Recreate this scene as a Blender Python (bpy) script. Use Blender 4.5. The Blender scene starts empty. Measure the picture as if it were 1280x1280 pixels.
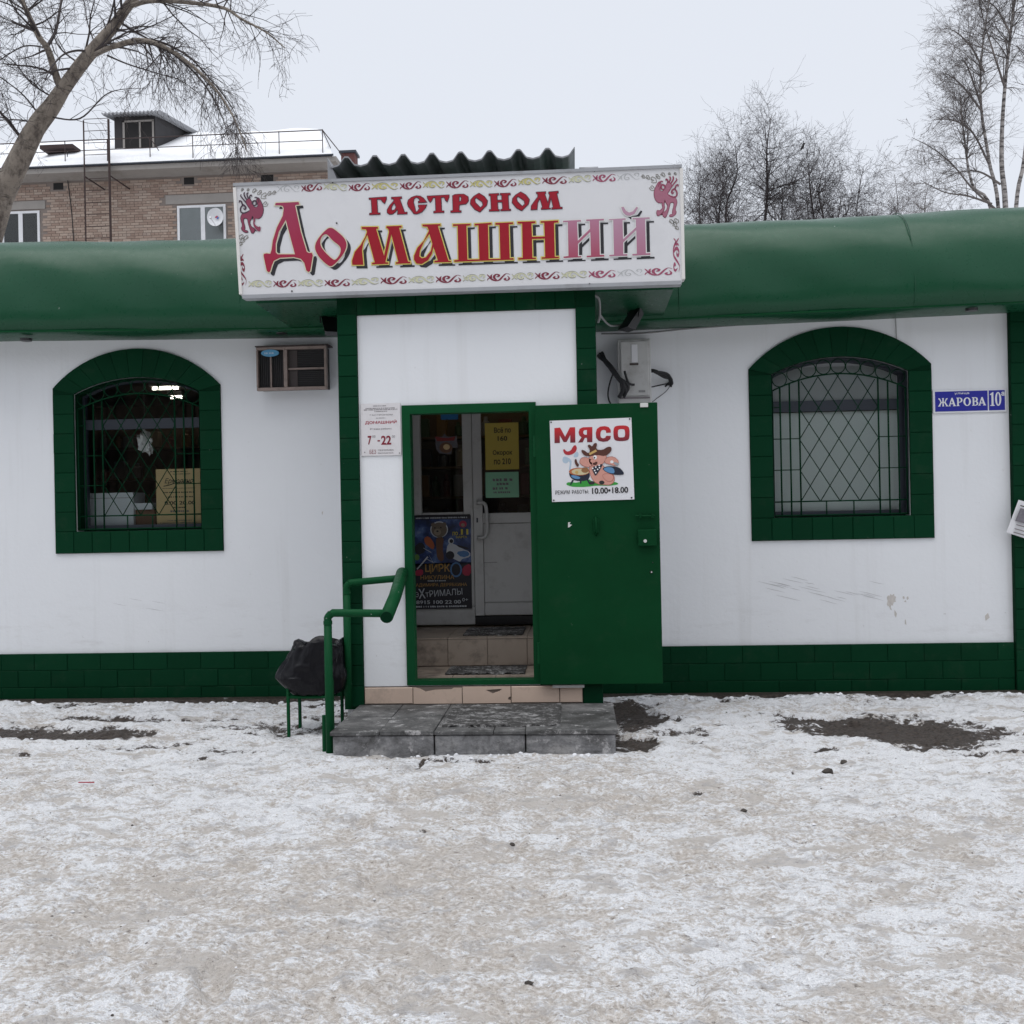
import bpy, bmesh, math, random
import numpy as np
from mathutils import Vector, Matrix

S = bpy.context.scene
COL = S.collection
rad = math.radians

# ---------------------------------------------------------------- camera, sky, sun, exposure
CAM_H, FPX = 1.55, 1280.0
YAW, ROLL = rad(3.614), rad(-1.165)
RIGHT0 = Vector((math.cos(YAW), math.sin(YAW), 0)); FWD = Vector((-math.sin(YAW), math.cos(YAW), 0)); UP0 = Vector((0, 0, 1))
CR = math.cos(ROLL) * RIGHT0 + math.sin(ROLL) * UP0
CU = -math.sin(ROLL) * RIGHT0 + math.cos(ROLL) * UP0
cd = bpy.data.cameras.new('camera'); cam = bpy.data.objects.new('camera', cd); COL.objects.link(cam)
cd.sensor_fit = 'HORIZONTAL'; cd.sensor_width = 36; cd.lens = 36.0; cd.clip_start = 0.05; cd.clip_end = 2000
cam.matrix_world = Matrix(((CR.x, CU.x, -FWD.x, 0), (CR.y, CU.y, -FWD.y, 0), (CR.z, CU.z, -FWD.z, CAM_H), (0, 0, 0, 1)))
S.camera = cam

SUN_EL, SUN_AZ = rad(78), rad(205)        # soft overcast light from above and behind the viewer
w = bpy.data.worlds.new('World'); S.world = w; w.use_nodes = True
nt = w.node_tree; nt.nodes.clear()
sky = nt.nodes.new('ShaderNodeTexSky'); sky.sky_type = 'NISHITA'; sky.sun_disc = False
sky.sun_elevation = SUN_EL; sky.sun_rotation = SUN_AZ; sky.air_density = 1.0; sky.dust_density = 4.0
hs = nt.nodes.new('ShaderNodeHueSaturation'); hs.inputs['Saturation'].default_value = 0.25
mx = nt.nodes.new('ShaderNodeMix'); mx.data_type = 'RGBA'; mx.inputs[0].default_value = 0.86
mx.inputs[7].default_value = (6.95, 7.32, 8.05, 1)       # even cloud cover
bgn = nt.nodes.new('ShaderNodeBackground'); bgn.inputs['Strength'].default_value = 0.1
wo = nt.nodes.new('ShaderNodeOutputWorld'); w.cycles.sampling_method = 'NONE'
nt.links.new(sky.outputs[0], hs.inputs['Color']); nt.links.new(hs.outputs[0], mx.inputs[6])
nt.links.new(mx.outputs[2], bgn.inputs['Color']); nt.links.new(bgn.outputs[0], wo.inputs[0])
sl = bpy.data.lights.new('sun', 'SUN'); sl.energy = 1.5; sl.angle = rad(60); sl.color = (1, 0.985, 0.96)
sun = bpy.data.objects.new('sun', sl); COL.objects.link(sun)
sdir = Vector((math.sin(SUN_AZ) * math.cos(SUN_EL), math.cos(SUN_AZ) * math.cos(SUN_EL), math.sin(SUN_EL)))
sun.rotation_euler = sdir.to_track_quat('Z', 'Y').to_euler()
S.view_settings.view_transform = 'Standard'; S.view_settings.look = 'None'
S.view_settings.exposure = 0.28; S.view_settings.gamma = 1.0; S.view_settings.use_curve_mapping = False
S.cycles.use_denoising = True
S.cycles.max_bounces = 4; S.cycles.diffuse_bounces = 2; S.cycles.glossy_bounces = 2; S.cycles.transmission_bounces = 2; S.cycles.transparent_max_bounces = 8
S.cycles.caustics_reflective = False; S.cycles.caustics_refractive = False

# ---------------------------------------------------------------- measuring helpers (survey of the photograph)
def _ray(px, py):
    return CR * ((px - 640) / FPX) - CU * ((py - 640) / FPX) + FWD
def at(px, py, Y):
    d = _ray(px, py); t = Y / d.y
    return (d.x * t, CAM_H + d.z * t)
def gp(px, py, z=0.0):
    d = _ray(px, py); t = (z - CAM_H) / d.z
    return (d.x * t, d.y * t)

# ---------------------------------------------------------------- materials
def lin(c):
    return tuple(((v / 255) / 12.92 if v / 255 <= 0.04045 else ((v / 255 + 0.055) / 1.055) ** 2.4) for v in c)
class NT:
    def __init__(s, name):
        s.m = bpy.data.materials.new(name); s.m.use_nodes = True; s.t = s.m.node_tree
        s.b = s.t.nodes['Principled BSDF']; s._pos = None
    def n(s, typ, **kw):
        nd = s.t.nodes.new(typ)
        for k, v in kw.items():
            if k.startswith('i_'): nd.inputs[k[2:]].default_value = v
            else: setattr(nd, k, v)
        return nd
    def l(s, a, b): s.t.links.new(a, b)
    def pos(s):
        if not s._pos: s._pos = s.n('ShaderNodeNewGeometry').outputs['Position']
        return s._pos
    def noise(s, scale, detail=4, rough=.55, stretch=None, dist=0):
        nd = s.n('ShaderNodeTexNoise'); nd.inputs['Scale'].default_value = scale
        nd.inputs['Detail'].default_value = detail; nd.inputs['Roughness'].default_value = rough; nd.inputs['Distortion'].default_value = dist
        src = s.pos()
        if stretch:
            mp = s.n('ShaderNodeMapping'); mp.inputs['Scale'].default_value = stretch; s.l(src, mp.inputs[0]); src = mp.outputs[0]
        s.l(src, nd.inputs['Vector']); return nd.outputs[0]
    def ramp(s, src, stops):
        r = s.n('ShaderNodeValToRGB'); e = r.color_ramp.elements
        while len(e) < len(stops): e.new(0.5)
        for q, (p, c) in zip(e, stops):
            q.position = p; q.color = (c, c, c, 1) if isinstance(c, (int, float)) else (*c, 1)
        s.l(src, r.inputs[0]); return r.outputs[0]
    def mix(s, fac, a, b, blend='MIX'):
        m = s.n('ShaderNodeMix', data_type='RGBA', blend_type=blend)
        for v, i in ((fac, 0), (a, 6), (b, 7)):
            if hasattr(v, 'is_linked'): s.l(v, m.inputs[i])
            elif i == 0: m.inputs[0].default_value = v
            else: m.inputs[i].default_value = (*v, 1)
        return m.outputs[2]
    def math(s, op, a, b=0.0):
        m = s.n('ShaderNodeMath', operation=op)
        for v, i in ((a, 0), (b, 1)):
            if hasattr(v, 'is_linked'): s.l(v, m.inputs[i])
            else: m.inputs[i].default_value = v
        return m.outputs[0]
    def bump(s, h, strength, dist=0.01):
        b = s.n('ShaderNodeBump'); b.inputs['Strength'].default_value = strength; b.inputs['Distance'].default_value = dist
        s.l(h, b.inputs['Height']); s.l(b.outputs[0], s.b.inputs['Normal'])
    def col(s, c):
        if hasattr(c, 'is_linked'): s.l(c, s.b.inputs['Base Color'])
        else: s.b.inputs['Base Color'].default_value = (*c, 1)
    def set(s, **kw):
        for k, v in kw.items():
            i = s.b.inputs[k.replace('_', ' ')]
            if hasattr(v, 'is_linked'): s.l(v, i)
            else: i.default_value = v
        return s
MAT = {}
def pm(name, c, rough=.6, var=.12, vs=6, bump=0., bs=60, bd=.004, metal=0., spec=.5, dirt=0., dirtc=(.12, .1, .08), ds=3):
    """plain procedural paint / stone / plastic: base colour with cloudy variation, optional dirt specks and relief"""
    q = NT(name); a = tuple(v * (1 - var) for v in c); b = tuple(min(1, v * (1 + var)) for v in c)
    cc = q.mix(q.noise(vs, 3, .6), a, b)
    if dirt: cc = q.mix(q.math('MULTIPLY', q.ramp(q.noise(ds, 5, .7), [(.52, 0.), (.72, 1.)]), dirt), cc, dirtc)
    q.col(cc); q.set(Roughness=rough, Metallic=metal)
    q.b.inputs['Specular IOR Level'].default_value = spec
    if bump: q.bump(q.noise(bs, 3, .6), bump, bd)
    MAT[name] = q.m; return q.m
def flat(name, c, rough=.5):
    return pm(name, c, rough, var=.05, vs=20)

def make_ground():
    q = NT('trodden_snow')
    dirt = q.n('ShaderNodeAttribute', attribute_name='dirt').outputs['Fac']
    mud = q.n('ShaderNodeAttribute', attribute_name='mud').outputs['Fac']
    f1 = q.noise(9, 5, .74, (1, 1.25, 1)); f2 = q.noise(42, 4, .75, (1, 1.3, 1)); f3 = q.noise(150, 2, .7)
    big = q.noise(1.1, 3, .6)
    a_ = q.ramp(f1, [(.36, 0.), (.64, 1.)]); b_ = q.ramp(f2, [(.36, 0.), (.64, 1.)]); d_ = q.ramp(f3, [(.3, 0.), (.7, 1.)])
    s = q.math('ADD', q.math('MULTIPLY', a_, .30), q.math('MULTIPLY', b_, .42)); s = q.math('ADD', s, q.math('MULTIPLY', d_, .14))
    s = q.math('ADD', s, q.math('MULTIPLY', dirt, .42)); s = q.math('ADD', s, q.math('MULTIPLY', big, .14))
    snow = q.mix(d_, (.66, .675, .71), (.96, .965, .98))
    slush = q.mix(b_, (.68, .635, .59), (.43, .385, .345))
    k = q.ramp(s, [(.645, 0.), (.74, .60), (.97, 1.)])
    c = q.mix(k, snow, slush)
    sm = q.ramp(q.noise(3.4, 4, .62, (.8, 1.7, 1), .5), [(.57, 0.), (.615, .8)])         # smooth packed patches
    c = q.mix(sm, c, q.mix(f1, (.47, .43, .395), (.60, .565, .53)))
    g = q.ramp(q.noise(27, 4, .8, (.8, 1.5, 1)), [(.60, 0.), (.68, .85)])                # grit flecks that also paint in the fine shadows of the cracked relief
    c = q.mix(g, c, (.17, .145, .125))
    wet = q.ramp(mud, [(.12, 0.), (.6, .55)]); c = q.mix(q.math('MULTIPLY', wet, a_), c, (.26, .245, .235))
    ice = q.ramp(q.noise(4.5, 5, .8, (1, 2.0, 1), .4), [(.53, 0.), (.64, .65)])         # thin grey ice where snow was worn away
    c = q.mix(ice, c, (.40, .39, .395))
    mm = q.math('ADD', mud, q.math('MULTIPLY', q.math('SUBTRACT', f1, .5), 1.9)); mm = q.math('ADD', mm, q.math('MULTIPLY', q.math('SUBTRACT', f2, .5), 1.1))
    mk = q.ramp(mm, [(.50, 0.), (.60, 1.)])
    mudc = q.mix(b_, (.020, .016, .014), (.095, .076, .064))
    c = q.mix(mk, c, mudc); q.col(c)
    q.set(Roughness=q.math('SUBTRACT', .75, q.math('MULTIPLY', mk, .3)))
    q.b.inputs['Specular IOR Level'].default_value = .3
    hgt = q.math('ADD', q.math('MULTIPLY', f1, .5), q.math('MULTIPLY', f2, .5)); hgt = q.math('ADD', hgt, q.math('MULTIPLY', f3, .16))
    q.bump(hgt, 1.0, .045); MAT['ground'] = q.m
make_ground()

def green_paint(name, c, rough, dirt=.25):
    q = NT(name); n1 = q.noise(3, 3, .65); n2 = q.noise(35, 3, .7)
    cc = q.mix(n1, tuple(v * .8 for v in c), tuple(v * 1.2 for v in c))
    rnd = q.n('ShaderNodeObjectInfo').outputs['Random']; cc = q.mix(rnd, cc, tuple(v * 1.22 for v in c)) if name == 'green_tile' else cc
    cc = q.mix(q.math('MULTIPLY', q.ramp(q.noise(5, 5, .75), [(.55, 0.), (.75, 1.)]), dirt), cc, (.05, .07, .05))
    cc = q.mix(q.ramp(q.noise(24, 3, .6), [(.76, 0.), (.78, .55)]), cc, (.45, .47, .44))      # chips
    q.col(cc); q.set(Roughness=q.ramp(n2, [(.3, rough - .08), (.7, rough + .12)])); q.b.inputs['Specular IOR Level'].default_value = .07
    q.bump(n2, .25, .003); MAT[name] = q.m
green_paint('green_tile', (.0016, .031, .0125), .55, .18)
green_paint('green_joint', (.0014, .026, .0105), .7, .15)
green_paint('green_metal', (.0055, .062, .022), .45, .10)
green_paint('green_door', (.0028, .044, .0145), .55, .12)
def awning_mat():
    q = NT('awning_sheet'); n1 = q.noise(1.2, 6, .6, (1, 1, 3)); n2 = q.noise(22, 5, .7)
    cc = q.mix(n1, (.0075, .058, .027), (.0105, .074, .035))
    cc = q.mix(q.math('MULTIPLY', q.ramp(q.noise(2.2, 9, .7, (1, 1, .25)), [(.52, 0.), (.72, 1.)]), .25), cc, (.02, .075, .045))
    cc = q.mix(q.ramp(q.noise(15, 3, .6), [(.755, 0.), (.77, .6)]), cc, (.5, .52, .5))
    q.col(cc); q.set(Roughness=q.ramp(n2, [(.3, .24), (.7, .38)])); q.b.inputs['Specular IOR Level'].default_value = .26
    q.bump(q.noise(2.5, 3, .5), .10, .03); MAT['awning'] = q.m
awning_mat()
def plaster_mat():
    q = NT('white_plaster'); n1 = q.noise(1.0, 3, .6); n2 = q.noise(26, 3, .7)
    cc = q.mix(n1, (.76, .775, .80), (.825, .84, .86))
    z = q.n('ShaderNodeSeparateXYZ'); q.l(q.pos(), z.inputs[0]); zz = z.outputs[2]
    # splash dirt and scuffs that build up near the foot of the wall
    low = q.ramp(zz, [(.0, 1.), (.55, .55), (1.0, .0)])
    sc = q.ramp(q.noise(3.2, 6, .75, (.6, 1, 2.2)), [(.54, 0.), (.74, 1.)])
    cc = q.mix(q.math('MULTIPLY', q.math('MULTIPLY', sc, low), .35), cc, (.33, .30, .27))
    dots = q.ramp(q.noise(17, 3, .7), [(.70, 0.), (.735, .6)])
    cc = q.mix(q.math('MULTIPLY', dots, q.ramp(zz, [(.1, 1.), (1., .18)])), cc, (.3, .27, .25))
    streak = q.ramp(q.noise(4.5, 3, .7, (1.4, 1, .07)), [(.55, 0.), (.8, .22)])
    cc = q.mix(streak, cc, (.50, .49, .47))
    q.col(cc); q.set(Roughness=.85); q.bump(n2, .30, .006); MAT['plaster'] = q.m
plaster_mat()
pm('beige_tile', (.60, .46, .37), .45, .12, 5, .2, 40, dirt=.35, dirtc=(.10, .085, .07), ds=5)
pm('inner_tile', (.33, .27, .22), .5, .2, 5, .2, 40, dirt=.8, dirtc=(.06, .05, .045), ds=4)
pm('grout', (.16, .13, .11), .9)
def worn_concrete(name, dark, mid, light, rough):
    q = NT(name); n1 = q.noise(3.2, 6, .72, (1, 1, 1.6), .5); n2 = q.noise(26, 4, .75)
    c = q.ramp(n1, [(.34, dark), (.50, mid), (.66, light)]); c = q.mix(q.ramp(n2, [(.50, 0.), (.72, .7)]), c, dark)
    c = q.mix(q.ramp(q.noise(9, 6, .8, (1, 1.3, 1)), [(.56, 0.), (.66, .8)]), c, (.50, .49, .49))       # frost and dried salt
    q.col(c); q.set(Roughness=rough); q.b.inputs['Specular IOR Level'].default_value = .3; q.bump(q.math('ADD', n1, n2), .8, .012); MAT[name] = q.m
worn_concrete('concrete', (.07, .068, .066), (.20, .20, .205), (.36, .355, .35), .85)
worn_concrete('slab', (.040, .039, .038), (.10, .10, .10), (.19, .187, .185), .65)
pm('white_pvc', (.58, .58, .57), .35, .05, 8, dirt=.35, dirtc=(.2, .19, .17), ds=6)
pm('grey_box', (.50, .50, .49), .45, .08, 8, dirt=.3, ds=6)
pm('dark_frame', (.025, .032, .045), .5)
pm('dark_void', (.012, .011, .011), .8)
pm('black_plastic', (.008, .008, .010), .4)
pm('cable', (.012, .012, .014), .55)
pm('cable_grey', (.25, .25, .25), .6)
pm('steel', (.5, .5, .5), .35, metal=.8)
pm('rust', (.045, .028, .026), .85, .4, 20, .4)
pm('chip_white', (.6, .6, .58), .6)
pm('ac_frame', (.27, .21, .185), .5, .2, 12, dirt=.6, dirtc=(.06, .05, .045), ds=10)
pm('ac_dark', (.02, .019, .02), .6)
pm('ac_mid', (.055, .042, .04), .6)
pm('sticker_blue', (.10, .33, .55), .4)
pm('paper_white', (.72, .72, .74), .8, .04)
pm('paper_print', (.17, .16, .18), .8, .5, 60)
pm('ink', (.02, .018, .02), .7)
pm('ink_soft', (.22, .20, .21), .8)
pm('ink_red', (.22, .012, .03), .7)
pm('paper_yellow', (.62, .48, .10), .8, .05)
pm('paper_green', (.28, .62, .40), .5, .08)
pm('paper_tan', (.80, .60, .32), .8, .08)
pm('paper_blue', (.02, .17, .42), .6)
pm('sign_white', (.70, .70, .715), .35, .03, 3, dirt=.16, dirtc=(.35, .35, .36), ds=2.2)
pm('sign_edge', (.74, .72, .69), .4, .06)
pm('sign_lip', (.34, .35, .37), .45, .08, dirt=.4, ds=5)
pm('plate_white', (.73, .73, .755), .35, .03, 4)
pm('plate_hours', (.72, .70, .71), .4, .03, 4, dirt=.15, ds=9)
pm('sign_blue', (.018, .022, .30), .35, .08)
pm('enamel', (.76, .77, .80), .35, .05)
pm('bird', (.02, .02, .022), .8)
pm('bark_dark', (.045, .037, .038), .9, .35, 12, .6, 40)
pm('bark_grey', (.115, .10, .095), .9, .35, 9, .6, 40)
pm('twig', (.062, .052, .052), .9, .3, 12)
pm('roof_snow', (.80, .81, .835), .7, .05, 2, .5, 5, .05)
pm('eave', (.30, .28, .26), .9, .15, 3, .4, 12, dirt=.5, ds=1.5)
pm('dormer_wood', (.035, .033, .035), .8, .3, 4)
pm('corrugated', (.27, .275, .29), .6, .35, 4, .3, 30, dirt=.5, dirtc=(.12, .12, .12), ds=3)
pm('far_frame', (.70, .71, .73), .5)
pm('far_curtain', (.50, .52, .55), .7, .15, 3)
pm('mortar', (.22, .185, .165), .95)
pm('chimney_red', (.12, .045, .04), .9, .3, 8)
pm('cardboard_white', (.80, .84, .90), .6, .05)
pm('cardboard_brown', (.20, .11, .07), .8, .15)
pm('foil', (.85, .83, .86), .3, .3, 30, 1., 25, .02, metal=.3)
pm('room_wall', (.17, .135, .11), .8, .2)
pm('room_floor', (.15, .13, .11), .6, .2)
pm('shelf_wood', (.14, .09, .05), .6)
pm('snow_lump', (.72, .73, .76), .8, .12, 30, .5, 60)
pm('grit', (.05, .042, .036), .9, .5, 40)
pm('red_plastic', (.35, .03, .04), .5)

def brick_mat():
    q = NT('old_brick'); a = q.n('ShaderNodeAttribute', attribute_name='tint').outputs['Fac']
    c = q.ramp(a, [(0., (.28, .195, .155)), (.5, (.38, .285, .23)), (.85, (.44, .35, .29)), (1., (.32, .25, .21))])
    c = q.mix(q.math('MULTIPLY', q.noise(1.0, 6, .7), .4), c, (.26, .21, .18)); q.col(c); q.set(Roughness=.95); q.bump(q.noise(30, 4), .4, .01); MAT['brick'] = q.m
brick_mat()
def birch_mat():
    q = NT('birch_bark'); c = q.mix(q.ramp(q.noise(3, 6, .7, (1, 1, 4)), [(.45, 0.), (.58, 1.)]), (.36, .335, .32), (.05, .045, .045)); q.col(c); q.set(Roughness=.85); MAT['birch'] = q.m
birch_mat()
def poplar_mat():
    q = NT('poplar_bark'); c = q.mix(q.ramp(q.noise(6, 8, .75, (1, 1, .6)), [(.45, 0.), (.62, 1.)]), (.25, .215, .18), (.085, .07, .06))
    c = q.mix(q.ramp(q.noise(4, 5, .7, (.6, .6, 5)), [(.58, 0.), (.66, .8)]), c, (.04, .034, .03))
    q.col(c); q.set(Roughness=.95); q.bump(q.noise(22, 6, .7), .7, .02); MAT['poplar'] = q.m
poplar_mat()
def bag_mat():
    q = NT('black_bag'); q.col((.004, .004, .006)); q.set(Roughness=.36); q.b.inputs['Specular IOR Level'].default_value = .24; q.bump(q.noise(9, 2, .5, (1.6, 1.6, .5), .8), .35, .03); MAT['bag'] = q.m
bag_mat()
def glass_mat(name='glass', tint=(1, 1, 1), ior=1.45):
    m = bpy.data.materials.new('window_' + name); m.use_nodes = True; t = m.node_tree; t.nodes.clear()
    o = t.nodes.new('ShaderNodeOutputMaterial'); mixn = t.nodes.new('ShaderNodeMixShader'); fr = t.nodes.new('ShaderNodeFresnel'); fr.inputs[0].default_value = ior
    gl = t.nodes.new('ShaderNodeBsdfGlossy'); gl.inputs['Roughness'].default_value = .02; tr = t.nodes.new('ShaderNodeBsdfTransparent'); tr.inputs[0].default_value = (*tint, 1)
    t.links.new(fr.outputs[0], mixn.inputs[0]); t.links.new(tr.outputs[0], mixn.inputs[1]); t.links.new(gl.outputs[0], mixn.inputs[2]); t.links.new(mixn.outputs[0], o.inputs[0]); MAT[name] = m
glass_mat(tint=(.93, .95, .94))
def lamp_mat():
    q = NT('fluorescent_tube'); q.col((.9, .9, .85)); q.set(Emission_Color=(1, .93, .8, 1), Emission_Strength=6.0); MAT['lamp'] = q.m
lamp_mat()
q = NT('fill_tube'); q.col((.9, .9, .85)); q.set(Emission_Color=(1, .85, .6, 1), Emission_Strength=3.5); MAT['lamp_fill'] = q.m  # glow of the lamp added over the shelf behind the door
def film_mat():
    q = NT('frosted_film'); q.col(q.mix(q.noise(1.5, 3), (.80, .87, .88), (.86, .91, .92))); q.set(Roughness=.6); MAT['film'] = q.m
film_mat()
def fade_mat(name, top, bot, z0, z1):
    """printed ink that the sun has bleached unevenly"""
    q = NT(name); z = q.n('ShaderNodeSeparateXYZ'); q.l(q.pos(), z.inputs[0])
    mr = q.n('ShaderNodeMapRange'); mr.inputs['From Min'].default_value = z0; mr.inputs['From Max'].default_value = z1; q.l(z.outputs[2], mr.inputs[0])
    c = q.mix(mr.outputs[0], bot, top); c = q.mix(q.math('MULTIPLY', q.noise(9, 5, .7, (1, 1, .3)), .03), c, (.6, .5, .55)); q.col(c); q.set(Roughness=.55); q.b.inputs['Specular IOR Level'].default_value = .15; MAT[name] = q.m

# ---------------------------------------------------------------- geometry helpers
def tag(o, label=None, cat=None, group=None, kind=None):
    if label: o['label'] = label
    if cat: o['category'] = cat
    if group: o['group'] = group
    if kind: o['kind'] = kind
    return o
def link(name, me, mat=None, parent=None):
    if mat and not me.materials: me.materials.append(MAT[mat] if isinstance(mat, str) else mat)
    o = bpy.data.objects.new(name, me); COL.objects.link(o)
    if parent is not None: adopt(o, parent)
    return o
WLOC = {}
def adopt(o, p):
    o.parent = p
    o.matrix_parent_inverse = Matrix.Translation(WLOC.get(p.name, Vector((0, 0, 0)))).inverted()
    WLOC[o.name] = Vector(o.location)
def thing(name, loc, label, cat, group=None):
    e = bpy.data.objects.new(name, None); COL.objects.link(e); e.location = loc; e.empty_display_size = .1
    WLOC[e.name] = Vector(loc); return tag(e, label, cat, group)
class MB:
    def __init__(s): s.v = []; s.f = []; s.a = []
    def add(s, vs, fs, val=None):
        b = len(s.v); s.v += [tuple(v) for v in vs]; s.f += [tuple(i + b for i in f) for f in fs]
        if val is not None: s.a += [val] * len(fs)
        return s
    def box(s, x0, x1, y0, y1, z0, z1, val=None):
        return s.add([(x0, y0, z0), (x1, y0, z0), (x1, y1, z0), (x0, y1, z0), (x0, y0, z1), (x1, y0, z1), (x1, y1, z1), (x0, y1, z1)],
                     [(0, 3, 2, 1), (4, 5, 6, 7), (0, 1, 5, 4), (1, 2, 6, 5), (2, 3, 7, 6), (3, 0, 4, 7)], val)
    def tube(s, pts, r, n=6, cap=True):
        pts = [Vector(p) for p in pts]; k = len(pts)
        if isinstance(r, (int, float)): r = [r] * k
        rings = []; up = Vector((.31, .17, .93))
        for i, p in enumerate(pts):
            d = (pts[min(i + 1, k - 1)] - pts[max(i - 1, 0)])
            if d.length < 1e-9: d = Vector((0, 0, 1))
            d.normalize()
            if abs(d.dot(up)) > .97: up = Vector((.93, .31, .17))
            a = d.cross(up).normalized(); b = d.cross(a)
            rings.append([p + (a * math.cos(t) + b * math.sin(t)) * r[i] for t in (2 * math.pi * j / n for j in range(n))])
        vs = [v for rg in rings for v in rg]; fs = []
        for i in range(k - 1):
            for j in range(n):
                a0 = i * n + j; a1 = i * n + (j + 1) % n
                fs.append((a0, a1, a1 + n, a0 + n))
        if cap: fs.append(tuple(range(n))[::-1]); fs.append(tuple((k - 1) * n + j for j in range(n)))
        return s.add(vs, fs)
    def quad(s, *p): return s.add(p, [tuple(range(len(p)))])
    def build(s, name, mat, parent=None, smooth=False, attr=None):
        me = bpy.data.meshes.new(name); me.from_pydata(s.v, [], s.f)
        if smooth: me.polygons.foreach_set('use_smooth', [True] * len(me.polygons))
        if attr:
            at_ = me.attributes.new(attr, 'FLOAT', 'FACE'); at_.data.foreach_set('value', s.a)
        me.update(); return link(name, me, mat, parent)
def bevel_box(name, x0, x1, y0, y1, z0, z1, mat, parent=None, bw=.006, seg=2):
    bm = bmesh.new(); bmesh.ops.create_cube(bm, size=1)
    for v in bm.verts: v.co = Vector(((x0 + x1) / 2 + v.co.x * (x1 - x0), (y0 + y1) / 2 + v.co.y * (y1 - y0), (z0 + z1) / 2 + v.co.z * (z1 - z0)))
    bmesh.ops.bevel(bm, geom=bm.edges[:], offset=bw, segments=seg, affect='EDGES', profile=.5)
    me = bpy.data.meshes.new(name); bm.to_mesh(me); bm.free(); return link(name, me, mat, parent)
def smoothpoly(pts, it=2):
    """Chaikin corner cutting for hand-drawn outlines"""
    for _ in range(it):
        o = []
        for i, p in enumerate(pts):
            q = pts[(i + 1) % len(pts)]
            o += [(p[0] * .75 + q[0] * .25, p[1] * .75 + q[1] * .25), (p[0] * .25 + q[0] * .75, p[1] * .25 + q[1] * .75)]
        pts = o
    return pts
def plate(name, loops, y0, y1, mat, parent=None, offset=0., dx=0., dz=0.):
    """flat sheet in the facade plane: outline and holes given as (x, z) loops, thickness from y0 (front) to y1"""
    c = bpy.data.curves.new(name, 'CURVE'); c.dimensions = '2D'; c.fill_mode = 'BOTH'; c.extrude = abs(y1 - y0) / 2; c.offset = offset
    for L in loops:
        sp = c.splines.new('POLY'); sp.points.add(len(L) - 1); sp.use_cyclic_u = True
        for p, q in zip(sp.points, L): p.co = (q[0], q[1], 0, 1)
    o = bpy.data.objects.new(name, c); me = bpy.data.meshes.new_from_object(o)
    bpy.data.objects.remove(o); bpy.data.curves.remove(c)
    ym = (y0 + y1) / 2
    me.transform(Matrix(((1, 0, 0, dx), (0, 0, -1, ym), (0, 1, 0, dz), (0, 0, 0, 1))))
    me.name = name; me.materials.clear(); return link(name, me, mat, parent)
def px_loop(pts, org, sc, Y):
    return [at(org[0] + p[0] / sc, org[1] + p[1] / sc, Y) for p in pts]
def pbox(x0, y0, x1, y1, org, sc, Y):
    xm, ym = (x0 + x1) / 2, (y0 + y1) / 2
    l, r, t, b = px_loop([(x0, ym), (x1, ym), (xm, y0), (xm, y1)], org, sc, Y); return l[0], r[0], b[1], t[1]
def text(body, x0, x1, z0, z1, Y, mat, parent, name='lettering', bold=0., shear=0., rot=0.):
    """flat lettering fitted into a box on the facade plane"""
    c = bpy.data.curves.new(name, 'FONT'); c.body = body; c.fill_mode = 'FRONT'; c.offset = bold; c.shear = shear; c.resolution_u = 4
    o = bpy.data.objects.new(name, c); me = bpy.data.meshes.new_from_object(o)
    bpy.data.objects.remove(o); bpy.data.curves.remove(c)
    n = len(me.vertices); a = np.empty(n * 3); me.vertices.foreach_get('co', a); a = a.reshape(-1, 3)
    lo, hi = a.min(0), a.max(0); u = (a[:, 0] - lo[0]) / (hi[0] - lo[0]); v = (a[:, 1] - lo[1]) / (hi[1] - lo[1])
    X = x0 + u * (x1 - x0); Z = z0 + v * (z1 - z0)
    if rot:
        cx, cz = (x0 + x1) / 2, (z0 + z1) / 2; cr, sr = math.cos(rot), math.sin(rot)
        X, Z = cx + (X - cx) * cr - (Z - cz) * sr, cz + (X - cx) * sr + (Z - cz) * cr
    b = np.stack([X, np.full(n, Y), Z], 1); me.vertices.foreach_set('co', b.ravel()); me.materials.clear(); me.update()
    return link(name, me, mat, parent)
def bars_text(x0, x1, z, h, Y, mat, parent, seed=0, name='small_print'):
    """a line of print too small to read: a row of broken strokes"""
    R = random.Random(seed); m = MB(); x = x0; h = max(h, .004)
    while x < x1 - h:
        wd = R.uniform(.5, 1.2) * h; e = min(x + wd, x1)
        m.quad((x, Y, z + R.uniform(0, .15) * h), (e, Y, z), (e, Y, z + h * R.uniform(.75, 1)), (x, Y, z + h)); x = e + h * R.choice((.25, .3, .8))
    return m.build(name, mat, parent)
def ribbon(m, pts, ws, Y):
    """tapering brush stroke in the facade plane"""
    k = len(pts); L = []; Rr = []
    for i in range(k):
        a = pts[max(i - 1, 0)]; b = pts[min(i + 1, k - 1)]; dx, dz = b[0] - a[0], b[1] - a[1]; n = math.hypot(dx, dz) or 1
        nx, nz = -dz / n * ws[i] / 2, dx / n * ws[i] / 2
        L.append((pts[i][0] + nx, Y, pts[i][1] + nz)); Rr.append((pts[i][0] - nx, Y, pts[i][1] - nz))
    m.add(L + Rr, [(i, i + 1, k + i + 1, k + i) for i in range(k - 1)])
def catmull(pts, n=5):
    out = []
    P = [pts[0]] + list(pts) + [pts[-1]]
    for i in range(1, len(P) - 2):
        p0, p1, p2, p3 = (Vector(P[i - 1]), Vector(P[i]), Vector(P[i + 1]), Vector(P[i + 2]))
        for j in range(n):
            t = j / n
            out.append(.5 * ((2 * p1) + (-p0 + p2) * t + (2 * p0 - 5 * p1 + 4 * p2 - p3) * t * t + (-p0 + 3 * p1 - 3 * p2 + p3) * t ** 3))
    out.append(Vector(pts[-1])); return out
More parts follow.
